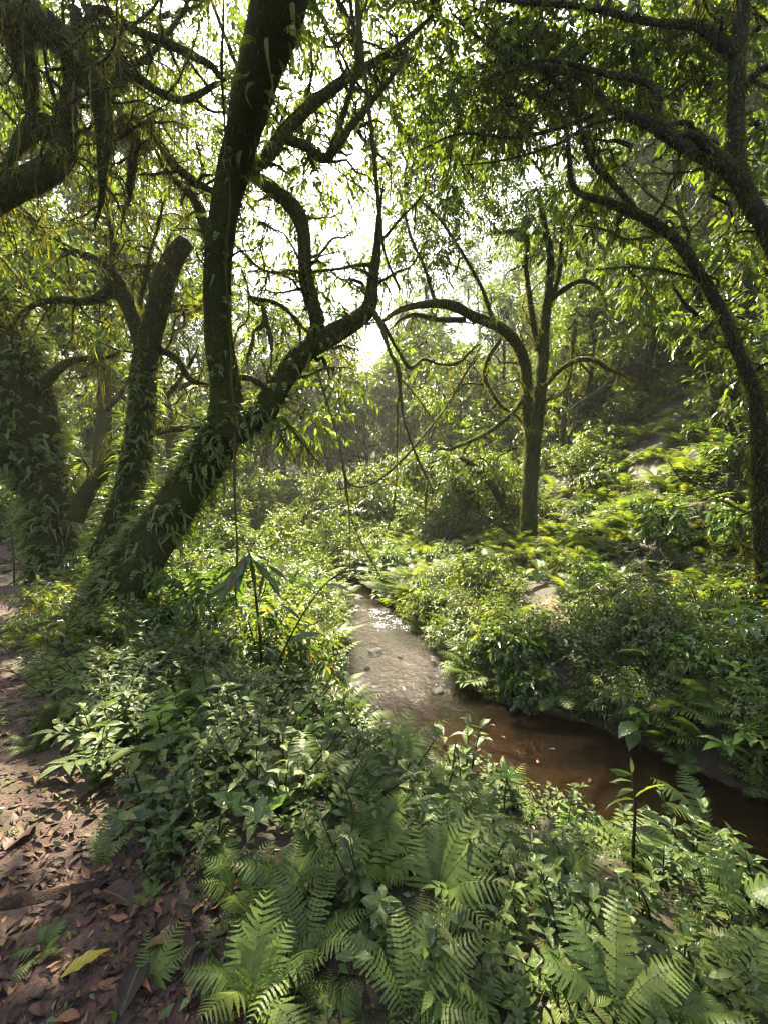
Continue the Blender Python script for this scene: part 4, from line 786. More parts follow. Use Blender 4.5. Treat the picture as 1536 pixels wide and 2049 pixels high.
for lb, B in [
    ('long dark liana hanging from the top of the view down the bright sky gap', [(716, -60, 4.4, .036), (722, 60, 4.4, .038), (735, 170, 4.5, .035), (746, 300, 4.7, .032), (757, 420, 4.9, .03), (768, 500, 5.1, .026), (800, 580, 5.3, .02)]),
    ('thick paired liana dropping from the forked bough tip', [(738, 612, 5.5, .05), (756, 650, 5.4, .045), (778, 700, 5.3, .04), (800, 735, 5.2, .036), (803, 780, 5.2, .026), (812, 850, 5.2, .02), (835, 920, 5.2, .018), (862, 975, 5.2, .015), (873, 995, 5.2, .01)]),
    ('curling liana joining the forked bough to the right bank tree', [(745, 620, 5.5, .03), (770, 655, 5.7, .035), (800, 705, 6.0, .036), (818, 735, 6.2, .038), (850, 715, 6.8, .036), (880, 730, 7.4, .036), (915, 725, 8, .035), (950, 695, 8.6, .03), (960, 690, 9, .02)]),
    ('mossy liana looping down across the valley in a wide curve', [(632, 735, 5.6, .012), (650, 800, 5.4, .014), (672, 880, 5.3, .015), (690, 945, 5.2, .017), (715, 972, 5.2, .018), (745, 970, 5.3, .019), (790, 935, 5.5, .022), (850, 870, 6, .026), (900, 800, 6.8, .026), (945, 720, 7.8, .022), (960, 695, 8.6, .018)]),
    ('thin liana falling from the loop to the ground by the bend', [(688, 940, 5.2, .010), (695, 1000, 5.2, .009), (712, 1060, 5.2, .010), (735, 1115, 5.1, .012), (760, 1150, 5.0, .008)]),
    ('straight thin liana hanging beside the falling one', [(690, 945, 5.25, .008), (699, 1010, 5.25, .008), (699, 1080, 5.25, .008), (700, 1150, 5.25, .006)]),
    ('slim liana hanging straight down from the curl, ending in rootlets', [(803, 745, 5.2, .013), (798, 830, 5.2, .012), (793, 940, 5.2, .011), (787, 1010, 5.2, .011), (775, 1060, 5.2, .01)]),
    ('thin liana sloping from the curl towards the low branch', [(805, 760, 5.25, .009), (840, 810, 5.6, .009), (880, 870, 6.4, .011), (900, 900, 7.4, .012), (885, 950, 7.4, .011), (868, 1000, 7.4, .010)]),
    ('dark stub of liana hanging under the sloping one', [(855, 965, 5.3, .013), (855, 1000, 5.3, .015), (854, 1025, 5.3, .012), (858, 1036, 5.3, .006)]),
    ('hanging root dropping from the fork of the leaning tree to the ground', [(470, 870, 5.5, .02), (474, 950, 5.4, .019), (473, 1040, 5.3, .018), (475, 1100, 5.25, .016), (480, 1200, 5.2, .014), (482, 1260, 5.2, .010)]),
    ('pale liana running up the leaning tree trunk', [(478, 860, 5.5, .022), (466, 780, 5.5, .02), (464, 650, 5.35, .018), (458, 520, 5.1, .018), (455, 400, 4.8, .017), (450, 280, 4.5, .017), (447, 150, 3.9, .015), (440, 0, 3.4, .013), (435, -60, 3.2, .012)]),
    ('crooked liana curling behind the main trunk', [(480, 530, 5.8, .014), (500, 580, 5.8, .015), (495, 630, 5.8, .015), (470, 660, 5.8, .014), (468, 690, 5.8, .01)]),
    ('thin liana crossing the sky gap to the right', [(650, 320, 5.5, .012), (720, 380, 5.8, .010), (790, 440, 6.2, .010), (850, 470, 7, .012)]),
    ('thin liana strung diagonally before the sunlit right canopy', [(1465, 255, 5.2, .010), (1440, 330, 5.2, .012), (1400, 410, 5.2, .011), (1340, 480, 5.2, .010), (1290, 560, 5.2, .009), (1270, 600, 5.2, .006)]),
    ('dangling root clump under the upper branch beside the trunk', [(525, 610, 5.4, .03), (530, 640, 5.4, .045), (520, 665, 5.4, .035), (505, 680, 5.4, .03), (498, 710, 5.4, .02), (497, 735, 5.4, .01)]),
    ('dangling mossy root next to the root clump', [(530, 640, 5.45, .03), (540, 670, 5.45, .04), (536, 700, 5.45, .025), (542, 740, 5.45, .012)]),
    ('thin liana leaning from the canopy down past the right bank tree', [(780, 520, 6.4, .010), (765, 590, 6.2, .010), (760, 650, 5.9, .010)])]:
    stick('liana', B, lb, 'liana', 'liana', LG, moss=int(340 + 20 * len(B)), sides=7, thin=.72)
# free hanging moss strands, the sun on them put into their yellow colour
for lb, px0, px1, py0, py1, d, n, Ln in [('curtain of moss strands tinted sunlit yellow hanging beside the fern clad trunk', 150, 215, 640, 760, 9.5, 60, (.2, 1.0)), ('curtain of sunlit climbers hanging left of the right bank tree', 880, 990, 700, 800, 11.6, 40, (.2, .9)), ('tangle of sunlit moss under the forked bough', 640, 730, 690, 730, 6.6, 50, (.1, .45))]:
    g = G(); A = at(px0, py0, d); B_ = at(px1, py0 - 10, d); C_ = at(px1, py1, d + .8); D_ = at(px0, py1, d + .5)
    sk = []; gw = G()
    for q_ in range(12):
        f1, f2 = rng.random(2); a = A + (B_ - A) * f1 + (D_ - A) * f2 + rng.normal(0, .12, 3); e = nrm(rng.normal(0, 1, 3) * [1, 1, .35]) * rng.uniform(.15, .5)
        sk.append(tube(gw, [a, a + e * .5 + rng.normal(0, .05, 3), a + e], [.008, .01, .006], 4, .2))
    hang_add(g, sk, n, Ln, .010); r = obj('moss_curtain', g.mesh('moss_curtain', 'moss_sun_tint'), label=lb, cat='moss', kind='stuff')
    gw2 = gw.mesh('moss_curtain_twig', 'bark'); obj('twigs', gw2, r, kind='stuff')

# ------------------------------------------------------------------ undergrowth: nearest plants as single things, the rest as mass
TPL = bpy.data.collections.new('plant_shapes')
def tpl(name, g, mats):
    me = g.mesh(name, mats); o = bpy.data.objects.new(name, me); TPL.objects.link(o); return o
T_F = {k: [fern_whole(k) for _ in range(3)] for k in ('bracken', 'ladder', 'soft', 'broad')}
ME_F = {k: [x.mesh('fern_' + k, 'fern') for x in v] for k, v in T_F.items()}
T_H = [herb_whole(6, .30, .14, nstems=4, lean=.24) for _ in range(3)] + [herb_whole(7, .26, .14, nstems=5, lean=.25) for _ in range(2)] + [herb_whole(6, .34, .14, nstems=3, lean=.15) for _ in range(2)]
ME_H = [x.mesh('leafy_plant', ['herb', 'stem']) for x in T_H]
ME_HB = [x.mesh('young_plant', ['bright', 'stem']) for x in T_H]
ME_B = [bush_whole(70).mesh('bush', ['canopy', 'stem']) for _ in range(3)]
ME_BH = [bush_whole(120, (.06, .12)).mesh('low_bush', ['herb', 'stem']), bush_whole(46, (.16, .3)).mesh('low_bush', ['broad', 'stem']), bush_whole(70, (.1, .22)).mesh('low_bush', ['fern', 'stem'])]
def scatter(name, label, cat, rows, meshes):
    # rows: (x, y, z, yaw, tilt, scale, index) ; one object of kind stuff
    col = bpy.data.collections.new(name + '_shapes')
    for i, me in enumerate(meshes):
        col.objects.link(bpy.data.objects.new('%s_shape_%02d' % (name, i), me))
    A = np.array(rows, float); me = bpy.data.meshes.new(name); me.vertices.add(len(A)); me.vertices.foreach_set('co', A[:, :3].astype(np.float32).ravel())
    r = me.attributes.new('rot', 'FLOAT_VECTOR', 'POINT'); r.data.foreach_set('vector', np.stack([A[:, 4], A[:, 4] * 0 + rng.normal(0, .08, len(A)), A[:, 3]], 1).astype(np.float32).ravel())
    s = me.attributes.new('sc', 'FLOAT', 'POINT'); s.data.foreach_set('value', A[:, 5].astype(np.float32))
    q = me.attributes.new('idx', 'INT', 'POINT'); q.data.foreach_set('value', A[:, 6].astype(np.int32))
    o = obj(name, me, label=label, cat=cat, kind='stuff')
    ng = bpy.data.node_groups.new(name, 'GeometryNodeTree')
    ng.interface.new_socket('Geometry', in_out='INPUT', socket_type='NodeSocketGeometry'); ng.interface.new_socket('Geometry', in_out='OUTPUT', socket_type='NodeSocketGeometry')
    N = ng.nodes; gi = N.new('NodeGroupInput'); go = N.new('NodeGroupOutput'); ci = N.new('GeometryNodeCollectionInfo'); ip = N.new('GeometryNodeInstanceOnPoints')
    ci.inputs['Collection'].default_value = col; ci.inputs['Separate Children'].default_value = True; ci.inputs['Reset Children'].default_value = True
    def na(nm, t):
        n = N.new('GeometryNodeInputNamedAttribute'); n.data_type = t; n.inputs['Name'].default_value = nm; return n.outputs['Attribute']
    L = ng.links.new
    L(gi.outputs[0], ip.inputs['Points']); L(ci.outputs[0], ip.inputs['Instance']); ip.inputs['Pick Instance'].default_value = True
    L(na('idx', 'INT'), ip.inputs['Instance Index']); L(na('rot', 'FLOAT_VECTOR'), ip.inputs['Rotation']); L(na('sc', 'FLOAT'), ip.inputs['Scale'])
    L(ip.outputs[0], go.inputs[0])
    o.modifiers.new('scatter', 'NODES').node_group = ng
    return o
def band(d0, d1, dens):
    st = 1 / math.sqrt(dens); X = np.arange(-1.15 * TH * d1 - 1, 1.15 * TH * d1 + 1, st); Y = np.arange(d0, d1, st)
    a, b = np.meshgrid(X, Y); a = a.ravel() + rng.uniform(-.5, .5, a.size) * st; b = b.ravel() + rng.uniform(-.5, .5, b.size) * st
    k = np.abs(a) < 1.12 * TH * b + .8; return a[k], b[k]
cand = []
for d0, d1, dens in ((1.15, 3.2, 38), (3.2, 6, 20), (6, 10, 11), (10, 16, 6), (16, 26, 2.2), (26, 48, .6)):
    a, b = band(d0, d1, dens); cand.append(np.stack([a, b], 1))
cc = resample(STREAM[2:15], .16); tgc = nrm(np.gradient(cc[:, :2], axis=0)); side_ = np.stack([tgc[:, 1], -tgc[:, 0]], 1)
for off in (.06, .2, .36): cand.append(cc[:, :2] + side_ * (cc[:, 2:3] + off + rng.normal(0, .04, (len(cc), 1))) + rng.normal(0, .05, (len(cc), 2)))
for off in (.05, .2): cand.append((cc[:, :2] - side_ * (cc[:, 2:3] + off + rng.normal(0, .05, (len(cc), 1))))[::2])
cand = np.vstack(cand); cand = cand[(cand[:, 1] > 1.2) & (np.abs(cand[:, 0]) < 1.12 * TH * cand[:, 1] + .8)]
q, hw, wz, sd = stream(cand[:, 0], cand[:, 1]); s = q - hw; pi_ = path_in(cand[:, 0], cand[:, 1]); td = track_d(cand[:, 0], cand[:, 1])
pi_n = pi_ + .55 * fbm(cand[:, 0] * 1.6, cand[:, 1] * 1.6, 55)
open_ = np.ones(len(cand), bool)
for (px, py, r_, l_) in [(515, 1660, .10, .2), (1012, 1650, .14, .5), (1078, 1165, .3, 1.2), (1268, 1760, .1, .3), (1282, 1520, .15, .5), (1470, 1560, .2, .5), (300, 1985, .1, .1), (200, 1740, .1, .12), (870, 1800, .1, .1), (270, 1540, .15, .2)]:
    # room around the plants that stand out, so that neighbours do not bury them
    b_ = gp(px, py)[:2]; e_ = -b_ / np.linalg.norm(b_); t_ = np.clip((cand - b_) @ e_, 0, l_); open_ &= np.linalg.norm(cand - b_ - t_[:, None] * e_, axis=1) > r_
keep = open_ & (s > .0) & (td > .12) & ((pi_n < 0) | (pi_ > 2.9) | (rng.random(len(cand)) < .13)) & (np.hypot(cand[:, 0], cand[:, 1]) > 1.2)
cand, s, sd, pi_ = cand[keep], s[keep], sd[keep], pi_n[keep]
zc = height(cand[:, 0], cand[:, 1]); n1 = vnoise(cand[:, 0] * .8, cand[:, 1] * .8, 61); n2 = vnoise(cand[:, 0] * .5 + 9, cand[:, 1] * .5, 63)
rows = {'fern': [], 'herb': [], 'bush': []}
for i in np.argsort(cand[:, 1]):
    x, y = cand[i]; d = y; u = rng.random(); yaw = rng.random() * 6.28
    right = sd[i] < 0
    onpath = pi_[i] > 0 and pi_[i] < 2.9
    if d > 16: t = 'bush' if u < .75 else 'fern'
    elif right and s[i] < 1.6 and d < 9: t = 'bush' if u < .30 + .35 * (n1[i] > .55) else ('herb' if u < .74 else 'fern')
    elif right: t = 'fern' if u < (.86 if n2[i] > .4 else .68) else ('herb' if u < .93 else 'bush')
    elif d < 5: t = 'fern' if u < (.45 if n1[i] > .45 else .2) else 'herb'
    else: t = 'fern' if u < .4 else ('herb' if u < .7 else 'bush')
    if onpath: t = 'fern' if u < .4 else 'herb'
    rows[t].append((x, y, zc[i], yaw, rng.normal(0, .12), i, onpath, right))
LM = [('the foot of the leaning tree', 215, 1270), ('the hanging root', 480, 1230), ('the wilting sapling', 520, 1330), ('the plant with two big glossy leaves', 515, 1640), ('the bright four leaved seedling', 1012, 1620), ('the dark stemmed sapling', 1268, 1700), ('the slim right bank sapling', 1282, 1510), ('the big leaved shrub', 1470, 1550),
      ('the foot of the right bank tree', 1055, 1120), ('the sunlit yellow green plant', 1075, 1160), ('the largest riffle rock', 750, 1310), ('the ledge rock of the upper stream', 720, 1205), ('the broken mossy stump', 88, 1490), ('the wet half buried log', 110, 1800), ('the long yellow fallen leaf', 170, 1950), ('the large arching fern', 930, 1800),
      ('the foot of the fern clad trunk', 110, 1170), ('the crooked snag', 1222, 1000), ('the patch of bare red soil', 1110, 1270), ('the foot of the arching tree', 1540, 1240), ('the broad leaflet fern', 270, 1530), ('the upright grey green fern', 500, 2020), ('the ladder leaved bottom fern', 830, 2020), ('the near end of the pool', 1400, 1700), ('the pool\u2019s right bank', 1100, 1470), ('the near end of the riffle', 800, 1400), ('the small vivid trail fern', 310, 1970), ('the folded orange brown leaf', 130, 1565), ('the broad reddish leaf', 40, 1680), ('the lone small trail edge fern', 200, 1720), ('the rust coloured leaf', 240, 1805), ('the big reddish bottom leaf', 265, 1990), ('the pinkish brown leaf', 15, 1490), ('the feathery fern at lower right', 1230, 2030), ('the sprawling lower right fern', 1480, 1800)]
LM = [(n_.replace('\u2019', ''), a_, b_) for n_, a_, b_ in LM]
def zone(x, y, z, sc, big, seen={}):
    # where a plant grows, told by the nearest thing one can find in the view
    px = 768 + x / y / PXM; py = 1024.5 + (CAM[2] - z) / y / TV * 1024.5
    n_, a_, b_ = min(LM, key=lambda l: math.hypot(l[1] - px, (l[2] - py) * 1.4)); dx, dy = px - a_, py - b_
    far_ = '' if len(n_.split()) > 5 else 'just ' if math.hypot(dx, dy) < 70 else 'some way ' if math.hypot(dx, dy) > 170 else ''
    h = ('right' if dx > 0 else 'left'); v = ('in front of' if dy > 0 else 'behind')
    if abs(dx) > 2 * abs(dy): w_ = '%s%s of' % (far_, h)
    elif abs(dy) > 2 * abs(dx): w_ = far_ + v
    else: w_ = '%s and %s of' % ('in front' if dy > 0 else 'behind', h)
    return w_ + ' ' + n_
fk = ['bracken', 'ladder', 'soft', 'broad']
FL = {'bracken': 'lacy fern', 'ladder': 'ladder leaved fern', 'soft': 'feathery fern', 'broad': 'broad leaflet fern'}
mass_f, mass_h, mass_b = [], [], []
nf = 0
for (x, y, z, yaw, tilt, i, onp, right) in rows['fern']:
    u = rng.random(); kd = fk[0] if u < .35 else fk[1] if u < .55 else fk[2] if u < .88 else fk[3]
    sc = rng.uniform(.24, .58) * (.52 if y < 2.2 else .72 if y < 3.5 else 1) * (1.35 if y > 9 else 1) * (.55 if onp else 1)
    if y > 16: sc *= 1.6
    if nf < 260:
        lb = '%s%s %s' % ('small ' if sc < .3 else 'large ' if sc > .5 else '', FL[kd], zone(x, y, z, 0, 0)); nf += 1
        if nf <= 90:
            r = bpy.data.objects.new('fern', None); COL.objects.link(r); r.location = (x, y, z - .01); r.rotation_euler = (tilt, 0, yaw); r.scale = (sc,) * 3
            for j, (a, p, ro, s1) in enumerate(fern_layout(kd)):
                o = obj('frond', FM[kd][j % 2], r); o.matrix_local = mat4((0, 0, 0), a, p, ro, s1)
        else:
            r = obj('fern', ME_F[kd][nf % 3], loc=(x, y, z - .01), rot=(tilt, 0, yaw), sc=sc)
        r['label'] = lb; r['category'] = 'fern'; r['group'] = 'ferns of the stream banks'
    else: mass_f.append((x, y, z - .01, yaw, tilt, sc, fk.index(kd) * 3 + rng.integers(0, 3)))
nh = 0
HL = ['leafy herb', 'many stemmed herb', 'pointed leaf seedling']
for (x, y, z, yaw, tilt, i, onp, right) in rows['herb']:
    k = rng.integers(0, 7); ty = 0 if k < 3 else 1 if k < 5 else 2
    sc = (.11 + .36 * rng.random() ** 1.7) * (.68 if y < 2.0 else .82 if y < 3.2 else 1) * (1.4 if y > 9 else 1) * (.6 if onp else 1)
    if nh < 260:
        b = rng.random() < .12 and y > 2.3
        r = obj('leafy_plant', (ME_HB if b else ME_H)[k], loc=(x, y, z - .01), rot=(tilt, 0, yaw), sc=sc); nh += 1
        r['label'] = '%s%s%s %s' % ('' if b else 'tall ' if sc > .34 else '', 'light green ' if b else '', HL[ty], zone(x, y, z, 0, 0)); r['category'] = 'plant'; r['group'] = 'leafy herbs of the stream banks'
    else: mass_h.append((x, y, z - .01, yaw, tilt, sc, k))
nb = 0
for (x, y, z, yaw, tilt, i, onp, right) in rows['bush']:
    k = rng.integers(0, 3); low = y < 12
    sc = rng.uniform(.26, .5) * (1.7 if rng.random() < .14 else 1) * (.7 if s[i] < .45 else 1) if low else rng.uniform(.6, 1.1) if y < 18 else rng.uniform(.9, 2.0)
    if nb < 200:
        r = obj('bush', (ME_BH if low else ME_B)[k], loc=(x, y, z - .03), rot=(tilt, 0, yaw), sc=sc); nb += 1
        r['label'] = ('wide ' if sc > .52 else 'small ' if sc < .42 else '') + 'dense low bush ' + zone(x, y, z, 0, 0); r['category'] = 'bush'; r['group'] = 'low bushes of the stream banks'
    else: mass_b.append((x, y, z - .03, yaw, tilt, sc, k + (0 if low else 3)))
scatter('fern_undergrowth', 'mass of ferns covering the banks and the hillside', 'ferns', mass_f, sum([ME_F[k] for k in fk], []))
scatter('herb_undergrowth', 'mass of leafy herbs between the ferns', 'herbs', mass_h, ME_H)
scatter('shrub_undergrowth', 'mass of shrubs covering the slopes', 'shrubs', mass_b, ME_BH + ME_B)

def dry_stem(x, y, h, label):
    z = hz(x, y); lean = rng.normal(0, .25, 2); P = np.array([(x, y, z - .03), (x + lean[0] * h * .4, y + lean[1] * h * .4, z + h * .5), (x + lean[0] * h, y + lean[1] * h, z + h)]); P[1] += rng.normal(0, .04, 3)
    g = G(); p, rr, T = tube(g, P, [.009, .007, .002], 5, .2, step=.06); o = obj('dry_stem', g.mesh('dry_stem', 'liana'), label=label, cat='stem', group='dry stems in the undergrowth')
    for k in range(3):
        b = p[int(len(p) * rng.uniform(.4, .9))]; g = G(); e = b + rng.normal(0, 1, 3) * [.12, .12, .06] + [0, 0, .1]; tube(g, [b, (b + e) / 2 + rng.normal(0, .015, 3), e], [.004, .003, .0015], 4, .2, step=.04); obj('twig', g.mesh('dry_twig', 'liana'), o)
for px, py, h in [(640, 1420, .7), (400, 1330, .8), (560, 1500, .5), (880, 1620, .45), (690, 1700, .4), (1060, 1360, .7), (1180, 1330, .8), (1320, 1300, .8), (1410, 1260, .9), (940, 1250, .7), (1000, 1180, .9), (1150, 1130, 1.0), (1300, 1130, 1.0), (600, 1150, 1.0), (550, 1220, .8), (880, 1130, .9), (1230, 1420, .5), (420, 1450, .5), (330, 1400, .6), (1380, 1430, .5)]:
    P_ = gp(px, py); dry_stem(P_[0], P_[1], h * rng.uniform(.8, 1.2), 'thin dry bare stem ' + zone(P_[0], P_[1], P_[2], 0, 0))
# ground cover: small leaves and moss hugging the soil of the banks
m = 14000; yy = 1.1 + 9 * rng.random(m) ** 1.5; xx = rng.uniform(-1.1, 1.1, m) * (TH * yy + .5)
q, hw, wz, sd = stream(xx, yy); pi_ = path_in(xx, yy) + .5 * fbm(xx * 2, yy * 2, 57); k = (q - hw > .03) & ((pi_ < .1) | (rng.random(m) < .16) | (pi_ > 3)); xx, yy = xx[k], yy[k]
B = np.stack([xx, yy, height(xx, yy) + .005], 1); n = len(B); g = G(); d = rng.normal(0, 1, (n, 3)); d[:, 2] = rng.uniform(.2, 1.2, n)
Ls = rng.uniform(.02, .06, n); leaves_add(g, B, d, Ls, Ls * .5, rng.random(n), .1)
obj('ground_cover', g.mesh('ground_cover', 'herb'), label='tiny leaves hugging the soil of the banks', cat='ground cover', kind='stuff')

# ------------------------------------------------------------------ leaf litter
LIT = [blade(1, .38, 5, f, b_, .25, .8) .mesh('dead_leaf', 'litter') for f, b_ in ((.25, .5), (.1, -.4), (.5, .7), (-.2, .3), (.35, -.7), (.05, .15))]
lit_rows = []; nl = 0
m = 1500; yy = 1.0 + 9 * rng.random(m) ** 1.7; xx = rng.uniform(-1.1, .35, m) * (TH * yy + .3)
pi_ = path_in(xx, yy) + .25 * fbm(xx * 2, yy * 2, 71); k = ((pi_ > -.15) & (pi_ < 3.2)) | (rng.random(m) < .06); k &= (stream(xx, yy)[0] - stream(xx, yy)[1] > .1)
yl = gp(170, 1952); k &= np.hypot(xx - yl[0], yy - yl[1]) > .16
xx, yy = xx[k], yy[k]; o_ = np.argsort(yy); xx, yy = xx[o_], yy[o_]; zz = height(xx, yy)
for i in range(len(xx)):
    L = rng.uniform(.05, .13) * (1.3 if rng.random() < .08 else .8); rot = (rng.normal(0, .35), rng.normal(0, .3), rng.random() * 6.28)
    if nl < 240 and abs(xx[i]) < TH * yy[i]:
        nl += 1
        o = obj('dead_leaf', LIT[rng.integers(0, 6)], loc=(xx[i], yy[i], zz[i] + rng.uniform(-.006, .012)), rot=rot, sc=L, label='%s dead leaf %s' % ('big brown' if L > .14 else 'curled brown' if L > .09 else 'small brown' if L > .06 else 'tiny brown', zone(xx[i], yy[i], zz[i], 0, 0)), cat='leaf', group='dead leaves on the trail')
    else: lit_rows.append((xx[i], yy[i], zz[i] + .012, rot[2], rot[0], L, rng.integers(0, 6)))
m = 9000; yy = .9 + 7 * rng.random(m) ** 1.8; xx = rng.uniform(-1.1, .2, m) * (TH * yy + .3); k = (path_in(xx, yy) > -.2); xx, yy = xx[k], yy[k]
for a, b, c_ in zip(xx, yy, height(xx, yy)): lit_rows.append((a, b, c_ + .006, rng.random() * 6.28, rng.normal(0, .25), rng.uniform(.02, .08), rng.integers(0, 6)))
scatter('leaf_litter', 'small broken dead leaves strewn over the trail', 'leaf litter', lit_rows, LIT)
BIG = {'brown': blade(1, .42, 9, .2, .35, .3, .7, two=2), 'yellow': blade(1, .26, 10, .15, -.18, .15, .8, two=2)}
def lay(name, px, py, px2, py2, w, mat, label, bend=.25, fold=.2, lift=.02):
    a, b = gp(px, py), gp(px2, py2); L = float(np.linalg.norm(b - a)); d = b - a
    g = G(); g.join(blade(L, L * w, 9, fold, bend, .18, .75, two=2), mat4(a + [0, 0, lift], math.atan2(d[1], d[0]), math.asin(d[2] / L)))
    return obj(name, g.mesh(name, mat), label=label, cat='leaf')
lay('fallen_leaf', 120, 1985, 222, 1918, .34, 'yellow', 'long yellow fallen leaf on the mud of the trail', .12, lift=.045)
lay('fallen_leaf', 240, 2049, 300, 1890, .34, 'litter', 'big reddish brown fallen leaf at the bottom of the trail', .2)
lay('fallen_leaf', 288, 1890, 310, 1840, .5, 'litter', 'orange brown fallen leaf above the big reddish one', .4)
lay('fallen_leaf', 90, 1562, 165, 1570, .32, 'litter', 'folded orange brown leaf at the edge of the ferns', .5)
lay('fallen_leaf', 182, 1612, 196, 1580, .5, 'litter', 'upright orange brown leaf beside the folded one', .5)
lay('fallen_leaf', 10, 1710, 75, 1645, .5, 'litter', 'broad reddish leaf pressed into the trail', .1)
lay('fallen_leaf', 200, 1795, 275, 1815, .42, 'litter', 'rust coloured leaf beside the dark root', .3)
lay('fallen_leaf', 0, 1500, 34, 1478, .4, 'litter', 'pinkish brown leaf at the left edge of the trail', .3)
lay('fallen_leaf', 620, 1970, 665, 1915, .4, 'litter', 'tan curled leaf under the front ferns', .6)
lay('fallen_leaf', 370, 1960, 362, 1860, .4, 'litter', 'dark wet brown leaf left of the front fern', .15)
# root across the trail, sticks, mossy stump
def ground_stick(name, pts, r, label, cat, mat='deadwood', lift=.0):
    P = [gp(*p) + np.array([0, 0, lift]) for p in pts]; g = G(); tube(g, P, np.linspace(r, r * .6, len(P)), 8, .25, step=.04, seed=int(P[0][1] * 99) % 70)
    return obj(name, g.mesh(name, mat), label=label, cat=cat)
ground_stick('fallen_log', [(-60, 1835), (40, 1815), (120, 1798), (215, 1778)], .05, 'dark wet half buried log lying across the trail', 'log')
ground_stick('fallen_stick', [(30, 1700), (10, 1745), (-10, 1800)], .012, 'thin dark stick at the trail side', 'stick')
for j, (a, b, c_, e) in enumerate([(0, 1120, 60, 1135), (5, 1150, 70, 1128), (20, 1105, 62, 1150), (-20, 1138, 50, 1110)]):
    ground_stick('fallen_stick', [(a, b), ((a + c_) / 2, (b + e) / 2 + 3), (c_, e)], .035, ['long fallen stick', 'crossed fallen stick', 'steep fallen stick', 'low fallen stick'][j] + ' in the pile left of the fern clad trunk', 'stick', lift=.06)
stick('thin_post', [(28, 1190, 8.2, .014), (27, 1120, 8.2, .012), (22, 1060, 8.2, .010)], 'thin upright stick standing before the stick pile', 'stick', 'liana')
p = gp(88, 1500); g = G(); tube(g, [p - [0, 0, .05], p + [.0, .02, .12], p + [.03, .03, .27]], [.05, .045, .04], 8, .3); o = obj('mossy_stump', g.mesh('mossy_stump', 'bark_mossy'), label='small broken mossy stump at the trail edge', cat='stump')

# ------------------------------------------------------------------ rocks of the riffle
def rock(px, py, size, label, zoff=0., flat=.6):
    d = (CAM[2] + .62) / ((py - 1024.5) / 1024.5 * TV); P = at(px, py, d)
    me = bpy.data.meshes.new('rock'); import bmesh; bm = bmesh.new(); bmesh.ops.create_icosphere(bm, subdivisions=3, radius=1)
    sd_ = rng.random() * 50
    for v in bm.verts:
        c_ = v.co; f = 1 + 1.1 * float(fbm(np.array([c_.x * 1.1 + sd_]), np.array([c_.y * 1.1 + c_.z * 1.5]), 5, 4)[0]) + .35 * float(fbm(np.array([c_.z * 2.3 + sd_]), np.array([c_.x * 2.1 - c_.y * 1.9]), 8, 3)[0]); v.co = Vector((c_.x * f, c_.y * f * .8, c_.z * f * flat))
    bm.to_mesh(me); bm.free(); me.materials.append(M['rock'])
    for p_ in me.polygons: p_.use_smooth = True
    q, hw, wz, sd__ = stream(np.array([P[0]]), np.array([P[1]])); return obj('rock', me, label=label, cat='rock', loc=(P[0], P[1], float(wz[0]) + zoff), rot=(0, 0, rng.random() * 6), sc=size)
for px, py, sz, lb in [(750, 1303, .12, 'largest dark rock in the middle of the riffle'), (735, 1330, .07, 'dark wet rock at the lower lip of the riffle'), (800, 1312, .06, 'small rock right of the largest riffle rock'), (690, 1300, .12, 'rock at the left edge of the riffle'), (878, 1362, .12, 'rock under the bushes where the riffle meets the pool'), (665, 1280, .13, 'rock tucked under the left bank plants'), (870, 1315, .13, 'dark rock at the right edge of the riffle'), (700, 1265, .08, 'little stone upstream by the left bank'), (720, 1208, .2, 'low dark ledge rock at the upper end of the riffle'), (770, 1212, .18, 'mossy ledge rock across the upper stream')]:
    rock(px, py, sz * rng.uniform(.75, 1.1), lb, -.32 * sz, rng.uniform(.4, .7))

for j in range(9):
    px, py = [(930, 1440), (960, 1500), (1010, 1480), (1075, 1530), (1110, 1500), (1180, 1560), (1235, 1570), (1340, 1660), (990, 1455)][j]
    d = (CAM[2] + .755) / ((py - 1024.5) / 1024.5 * TV); P = at(px, py, d)
    obj('floating_leaf', LIT[j % 6], loc=(P[0], P[1], -.742), rot=(0, 0, rng.random() * 6), sc=(.07, .07, .02), label='little dead leaf floating on the brown pool', cat='leaf', group='leaves floating on the pool')
# ------------------------------------------------------------------ plants that stand out
def leaf_to(root, a, b, w, mat, name='leaf', bend=.3, fold=.15, roll=0., n=9, wave=.1):
    a = np.asarray(a, float); b = np.asarray(b, float); d = b - a; L = float(np.linalg.norm(d)); g = G()
    g.join(blade(1, w, n, fold, bend, wave, .75, two=2), Matrix.Translation(Vector(a)) @ Matrix.Rotation(math.atan2(d[1], d[0]), 4, 'Z') @ Matrix.Rotation(-math.asin(np.clip(d[2] / L, -1, 1)), 4, 'Y') @ Matrix.Rotation(roll, 4, 'X') @ Matrix.Scale(L, 4))
    return obj(name, g.mesh(name, mat), root)
def plant_root(name, label, cat='plant', group=None):
    r = bpy.data.objects.new(name, None); COL.objects.link(r); r['label'] = label; r['category'] = cat; return r
def stem_part(root, P, r, mat='stem', name='stem'):
    g = G(); tube(g, P, np.linspace(r, r * .45, len(P)), 6, .1, step=.05); return obj(name, g.mesh(name, mat), root)
